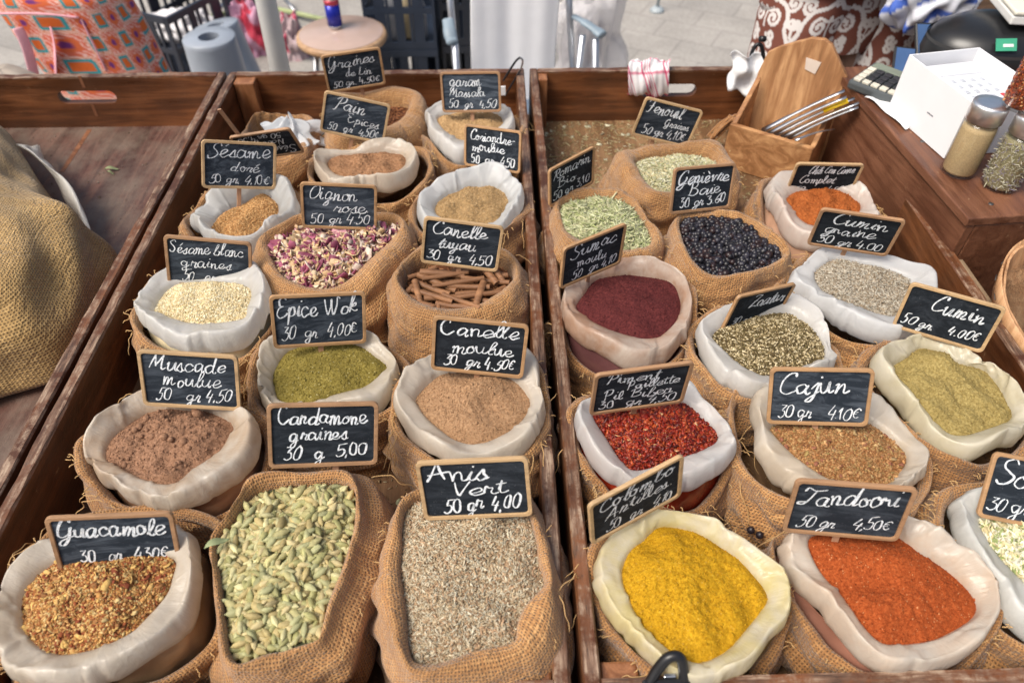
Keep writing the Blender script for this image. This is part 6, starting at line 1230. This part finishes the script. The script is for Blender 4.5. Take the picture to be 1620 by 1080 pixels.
    def dn(p, q_):   # run a tube through two pixels at distance Y and on down to the ground
        d = (p-q_)/(p[2]-q_[2]); return [p+d*.32, q_-d*q_[2]]
    for a, b in (((712, 0), (722, 108)), ((900, 0), (906, 108))): g = G(); tube(g, dn(PY(*a, Yf), PY(*b, Yf)), .0105, 14); g.build('back_post', al, e)
    for a, b in (((922, 56), (916, 108)), ((942, 62), (942, 108))): g = G(); p, q_ = PY(*a, Yf-.06), PY(*b, Yf-.06); d = (p-q_)/(p[2]-q_[2]); tube(g, [p, q_-d*q_[2]], .010, 14); g.build('leg', al, e)
    g = G(); tube(g, catmull([PY(907, 26, Yf), PY(925, 36, Yf-.03), PY(945, 50, Yf-.06), PY(953, 56, Yf-.075)], 5, False), [.012]*5+[.016]*5+[.020]*6, 12, flat=.55); g.build('armrest', gp, e)
    g = G(); tube(g, catmull([PY(709, 32, Yf-.01), PY(711, 48, Yf-.04), PY(714, 62, Yf-.06), PY(716, 68, Yf-.075)], 5, False), [.018]*5+[.020]*5+[.018]*6, 12, flat=.55); g.build('armrest', gp, e)
    g = G(); p = PY(720, 70, Yf-.06); tube(g, [p, p*[1, 1, 0]], .010, 12); g.build('leg', al, e)
    g = G(); x0, x1 = PY(722, 60, Yf)[0], PY(903, 60, Yf)[0]; box(g, (x0, Yf-.36, .42), (x1, Yf-.02, .435)); g.build('seat', m_plain('seat_fabric', (.12, .16, .22), .8), e, False, bevel=.004)
    g = G(); rr = []; x0, x1 = PY(746, 60, Yf-.03)[0], PY(881, 60, Yf-.03)[0]
    for k in range(30):
        zz = 1.10-1.0*k/29; row = []
        for j in range(60): u_ = j/59; row.append((x0+(x1-x0)*u_+.004*math.sin(zz*9), Yf-.035-.005*math.sin(u_*9+zz*1.2)-.0015*math.sin(u_*23+1.5*zz), zz))
        rr.append(row)
    rings(g, rr, closed=False); o = g.build('white_cloth', m_plain('white_cloth', (.82, .83, .86), .75, 0, .03), None, loc=((x0+x1)/2, Yf, .1)); o.modifiers.new('Solidify', 'SOLIDIFY').thickness = .003; tag(o, 'white cloth hanging straight down over the folding chair', 'cloth')
    t = NT('clear_film'); t.base((.86, .84, .86)); t.set(Roughness=.15, Specular_IOR_Level=.8); v = t.coord(); t.bump(t.noise(v, 26, 5, .7, 1.5), 1.0, .012)
    tp = t.n('BsdfTransparent'); mx = t.n('MixShader'); mx.inputs[0].default_value = .45; t.l(t.b.outputs[0], mx.inputs[1]); t.l(tp.outputs[0], mx.inputs[2]); t.l(mx.outputs[0], t.out.inputs[0])
    c = PY(930, 45, 2.5); blob('film_bag', np.array([c[0], c[1], .40]), (.12, .12, .40), t.m, 'clear plastic film bag bunched behind the chair\'s right armrest', 'film bag', 81, None, .14)
    c2 = c+[.0, .03, 0]; blob('white_packet', np.array([c2[0]-.01, c2[1], .30]), (.07, .06, .29), m_plain('white_pack', (.74, .72, .74), .5, 0, .1), 'pale packets inside the clear film bag', 'packet', 82, None, .1)
    c = P(1040, 12, .02); g = G(); lathe(g, (c[0], c[1], 0), [(0, .025), (.02, .025), (.035, .01), (.04, 0)][::-1], 20); tube(g, [(c[0], c[1], .02), (c[0]+.02, c[1]+.03, .6)], .009, 8); o = g.build('stand_foot', m_plain('foot_grey', (.35, .40, .43), .5), None, loc=(c[0], c[1], 0)); tag(o, 'pale foot and thin leg of a stand on the paving, centre top', 'stand')

# ------------------------------------------------------------------ the person behind the trays
def scroll_dist():
    """white scrollwork of the trousers: one mirrored cell .082 x .115 m as sampled curves"""
    a, b = .078, .108; S = []
    def add(pts, w): S.append((np.vstack([catmull(pts, 10, False)]), w))
    add([(0, 0), (.018, .020), (.044, .030), (.058, .052), (.062, .078), (.072, .096), (a, b)], .0048)
    def spiral(cx, cy, r0, turns, s, ph): t = np.linspace(0, 1, 40); r = r0*(1-t*.82); an = ph+s*t*turns*2*math.pi; S.append((np.stack([cx+r*np.cos(an), cy+r*np.sin(an)], 1), .0042))
    spiral(.022, .062, .019, 1.3, 1, -1.4); spiral(.058, .020, .017, 1.3, -1, 1.8); spiral(.026, .098, .013, 1.15, -1, 3.0); spiral(.074, .060, .012, 1.1, 1, 0)
    add([(.0, .040), (.006, .050), (.020, .044)], .0032); add([(a, .0), (.074, .012), (.060, .004)], .0032); add([(0, .112), (.012, .116), (.026, .110)], .0032); add([(0, .05), (0, .085)], .0030); add([(a, .06), (a, .09)], .003)
    add([(.0, .018), (.009, .0), (.0, -.018)], .0030)
    return a, b, S
def make_person():
    a, b, S = scroll_dist(); P2 = np.vstack([s for s, w_ in S]); Wd = np.concatenate([np.full(len(s), w_) for s, w_ in S])
    def pat(u, v):
        u = np.abs(((u/a) % 2)-1)*a; v = np.abs(((v/b+.0) % 2)-1)*b; out = np.zeros(len(u), bool)
        for i in range(0, len(u), 4000):
            d = np.hypot(u[i:i+4000, None]-P2[None, :, 0], v[i:i+4000, None]-P2[None, :, 1])-Wd[None]
            out[i:i+4000] = d.min(1) < 0
        return np.where(out[:, None], (.74, .70, .68), (.20, .075, .055))
    Yp = 1.68; hip = PY(1322, 0, Yp)[0]
    e = empty('person', (hip, Yp, 0), 'person standing behind the trays in brown trousers with white scroll print', 'person')
    N2 = 300; th = np.arange(N2)*2*math.pi/N2; mt = m_col('printed_trousers', .85, .12, 700.0, .12, .25)
    xl, xr = PY(1262, 50, Yp)[0], PY(1396, 50, Yp)[0]
    g = G(); n1 = snoise(311, 9, 2, 9)
    for s, cx in ((-1, xl), (1, xr)):
        zs = np.r_[np.linspace(.03, .68, 40, endpoint=False), np.linspace(.68, 1.0, 150), np.linspace(1.005, 1.04, 6)]; R = []; C_ = []
        hw0 = .100 if s < 0 else .088
        for z in zs:
            k = min(1, z/.8); hw = hw0*(.85+.15*k); x = cx+(hip-cx)*max(0, (z-.9)/.35)
            f = 1+.022*n1(th+s, th*0+z*5); R.append(np.stack([x+hw*f*np.cos(th), Yp+(hw*1.02)*f*np.sin(th), np.full(N2, z)], 1))
            C_.append(pat(th*.105+(.03 if s < 0 else .05), np.full(N2, z*1.0)))
        rings(g, R, flip=True, col=np.vstack(C_))
    zs = np.linspace(.84, 1.04, 60); R = [np.stack([hip+.176*(1-.9*max(0, (.93-z)/.03)**1.0*.12)*np.cos(th), Yp+.085*np.sin(th), np.full(N2, z)], 1) for z in zs]
    rings(g, R, flip=True, col=np.vstack([pat(th*.15+.02, np.full(N2, z)) for z in zs]))
    g.build('trousers', mt, e, usecol=True)
    # body: one continuous skinned figure
    sk = m_plain('skin', (.52, .32, .23), .5, 0, .06)
    V = []; E = []; Rd = []
    def j(p, r, par=None):
        V.append((hip+p[0], Yp+p[1], p[2])); Rd.append(r); 
        if par is not None: E.append((par, len(V)-1))
        return len(V)-1
    pel = j((0, .02, 1.0), (.11, .06)); sp = j((0, 0, 1.12), (.115, .085), pel); ch = j((0, .005, 1.30), (.14, .095), sp); nk = j((0, .01, 1.42), (.05, .05), ch); hd = j((0, -.01, 1.52), (.072, .085), nk); tp = j((0, 0, 1.62), (.06, .07), hd); no = j((0, -.095, 1.535), (.014, .014), hd)
    for s in (-1, 1):
        h = j((s*.085, 0, .90), (.06, .06), pel); kn = j((s*.09, -.01, .50), (.055, .06), h); an = j((s*.095, .01, .09), (.035, .038), kn); j((s*.10, -.13, .035), (.03, .022), an)
        sh = j((s*.165, .005, 1.36), (.052, .055), ch); el = j((s*.225, .06, 1.14), (.038, .038), sh); wr = j((s*.15, -.13, 1.20), (.025, .020), el); pm = j((s*.10, -.17, 1.22), (.034, .016), wr)
        for k, (dx, L) in enumerate(((-.027, .062), (-.009, .07), (.009, .066), (.027, .055))): m1 = j((s*.075, -.185, 1.225+dx), (.009, .009), pm); m2 = j((s*(.075-L*.6), -.19, 1.225+dx*1.1), (.008, .008), m1)
        j((s*.10, -.19, 1.265), (.010, .010), pm)
    me = bpy.data.meshes.new('body'); me.from_pydata([tuple(np.array(v)-wloc(e)) for v in V], E, []); me.materials.append(sk)
    o = bpy.data.objects.new('body', me); COL.objects.link(o); o.parent = e
    o.modifiers.new('Skin', 'SKIN'); me.skin_vertices or None
    for i, r in enumerate(Rd): me.skin_vertices[0].data[i].radius = r
    me.skin_vertices[0].data[0].use_root = True; ss = o.modifiers.new('Subsurf', 'SUBSURF'); ss.levels = ss.render_levels = 2
    for p in me.polygons: p.use_smooth = True
    g = G(); R = []
    for z, hw, hd_ in ((.985, .172, .125), (1.05, .165, .122), (1.15, .150, .115), (1.25, .158, .120), (1.33, .170, .118), (1.385, .15, .10), (1.415, .085, .075), (1.425, .06, .062)): R.append(np.stack([hip+hw*np.cos(th)*(1+.015*np.sin(7*th)), Yp+hd_*np.sin(th), np.full(N2, z)], 1))
    rings(g, R, flip=True); g.build('shirt', m_plain('shirt_cloth', (.20, .20, .22), .8), e)
    g = G(); lathe(g, (hip, Yp+.015, 1.545), [(.088, -.08), (.092, 0), (.085, .06), (.05, .10), (0, .112)], 32); V2 = np.concatenate(g.V); 
    g.V = [np.where((V2[:, 1:2] < Yp-.04) & (V2[:, 2:3] < 1.59), V2*[1, 1, 1]+[0, .05, 0], V2)]; g.build('hair', m_plain('dark_hair', (.03, .02, .015), .6), e)

make_place()
build_sacks()
make_signs()
debris()
make_extras()
BLOB = make_right_side()
make_background(BLOB)
make_person()
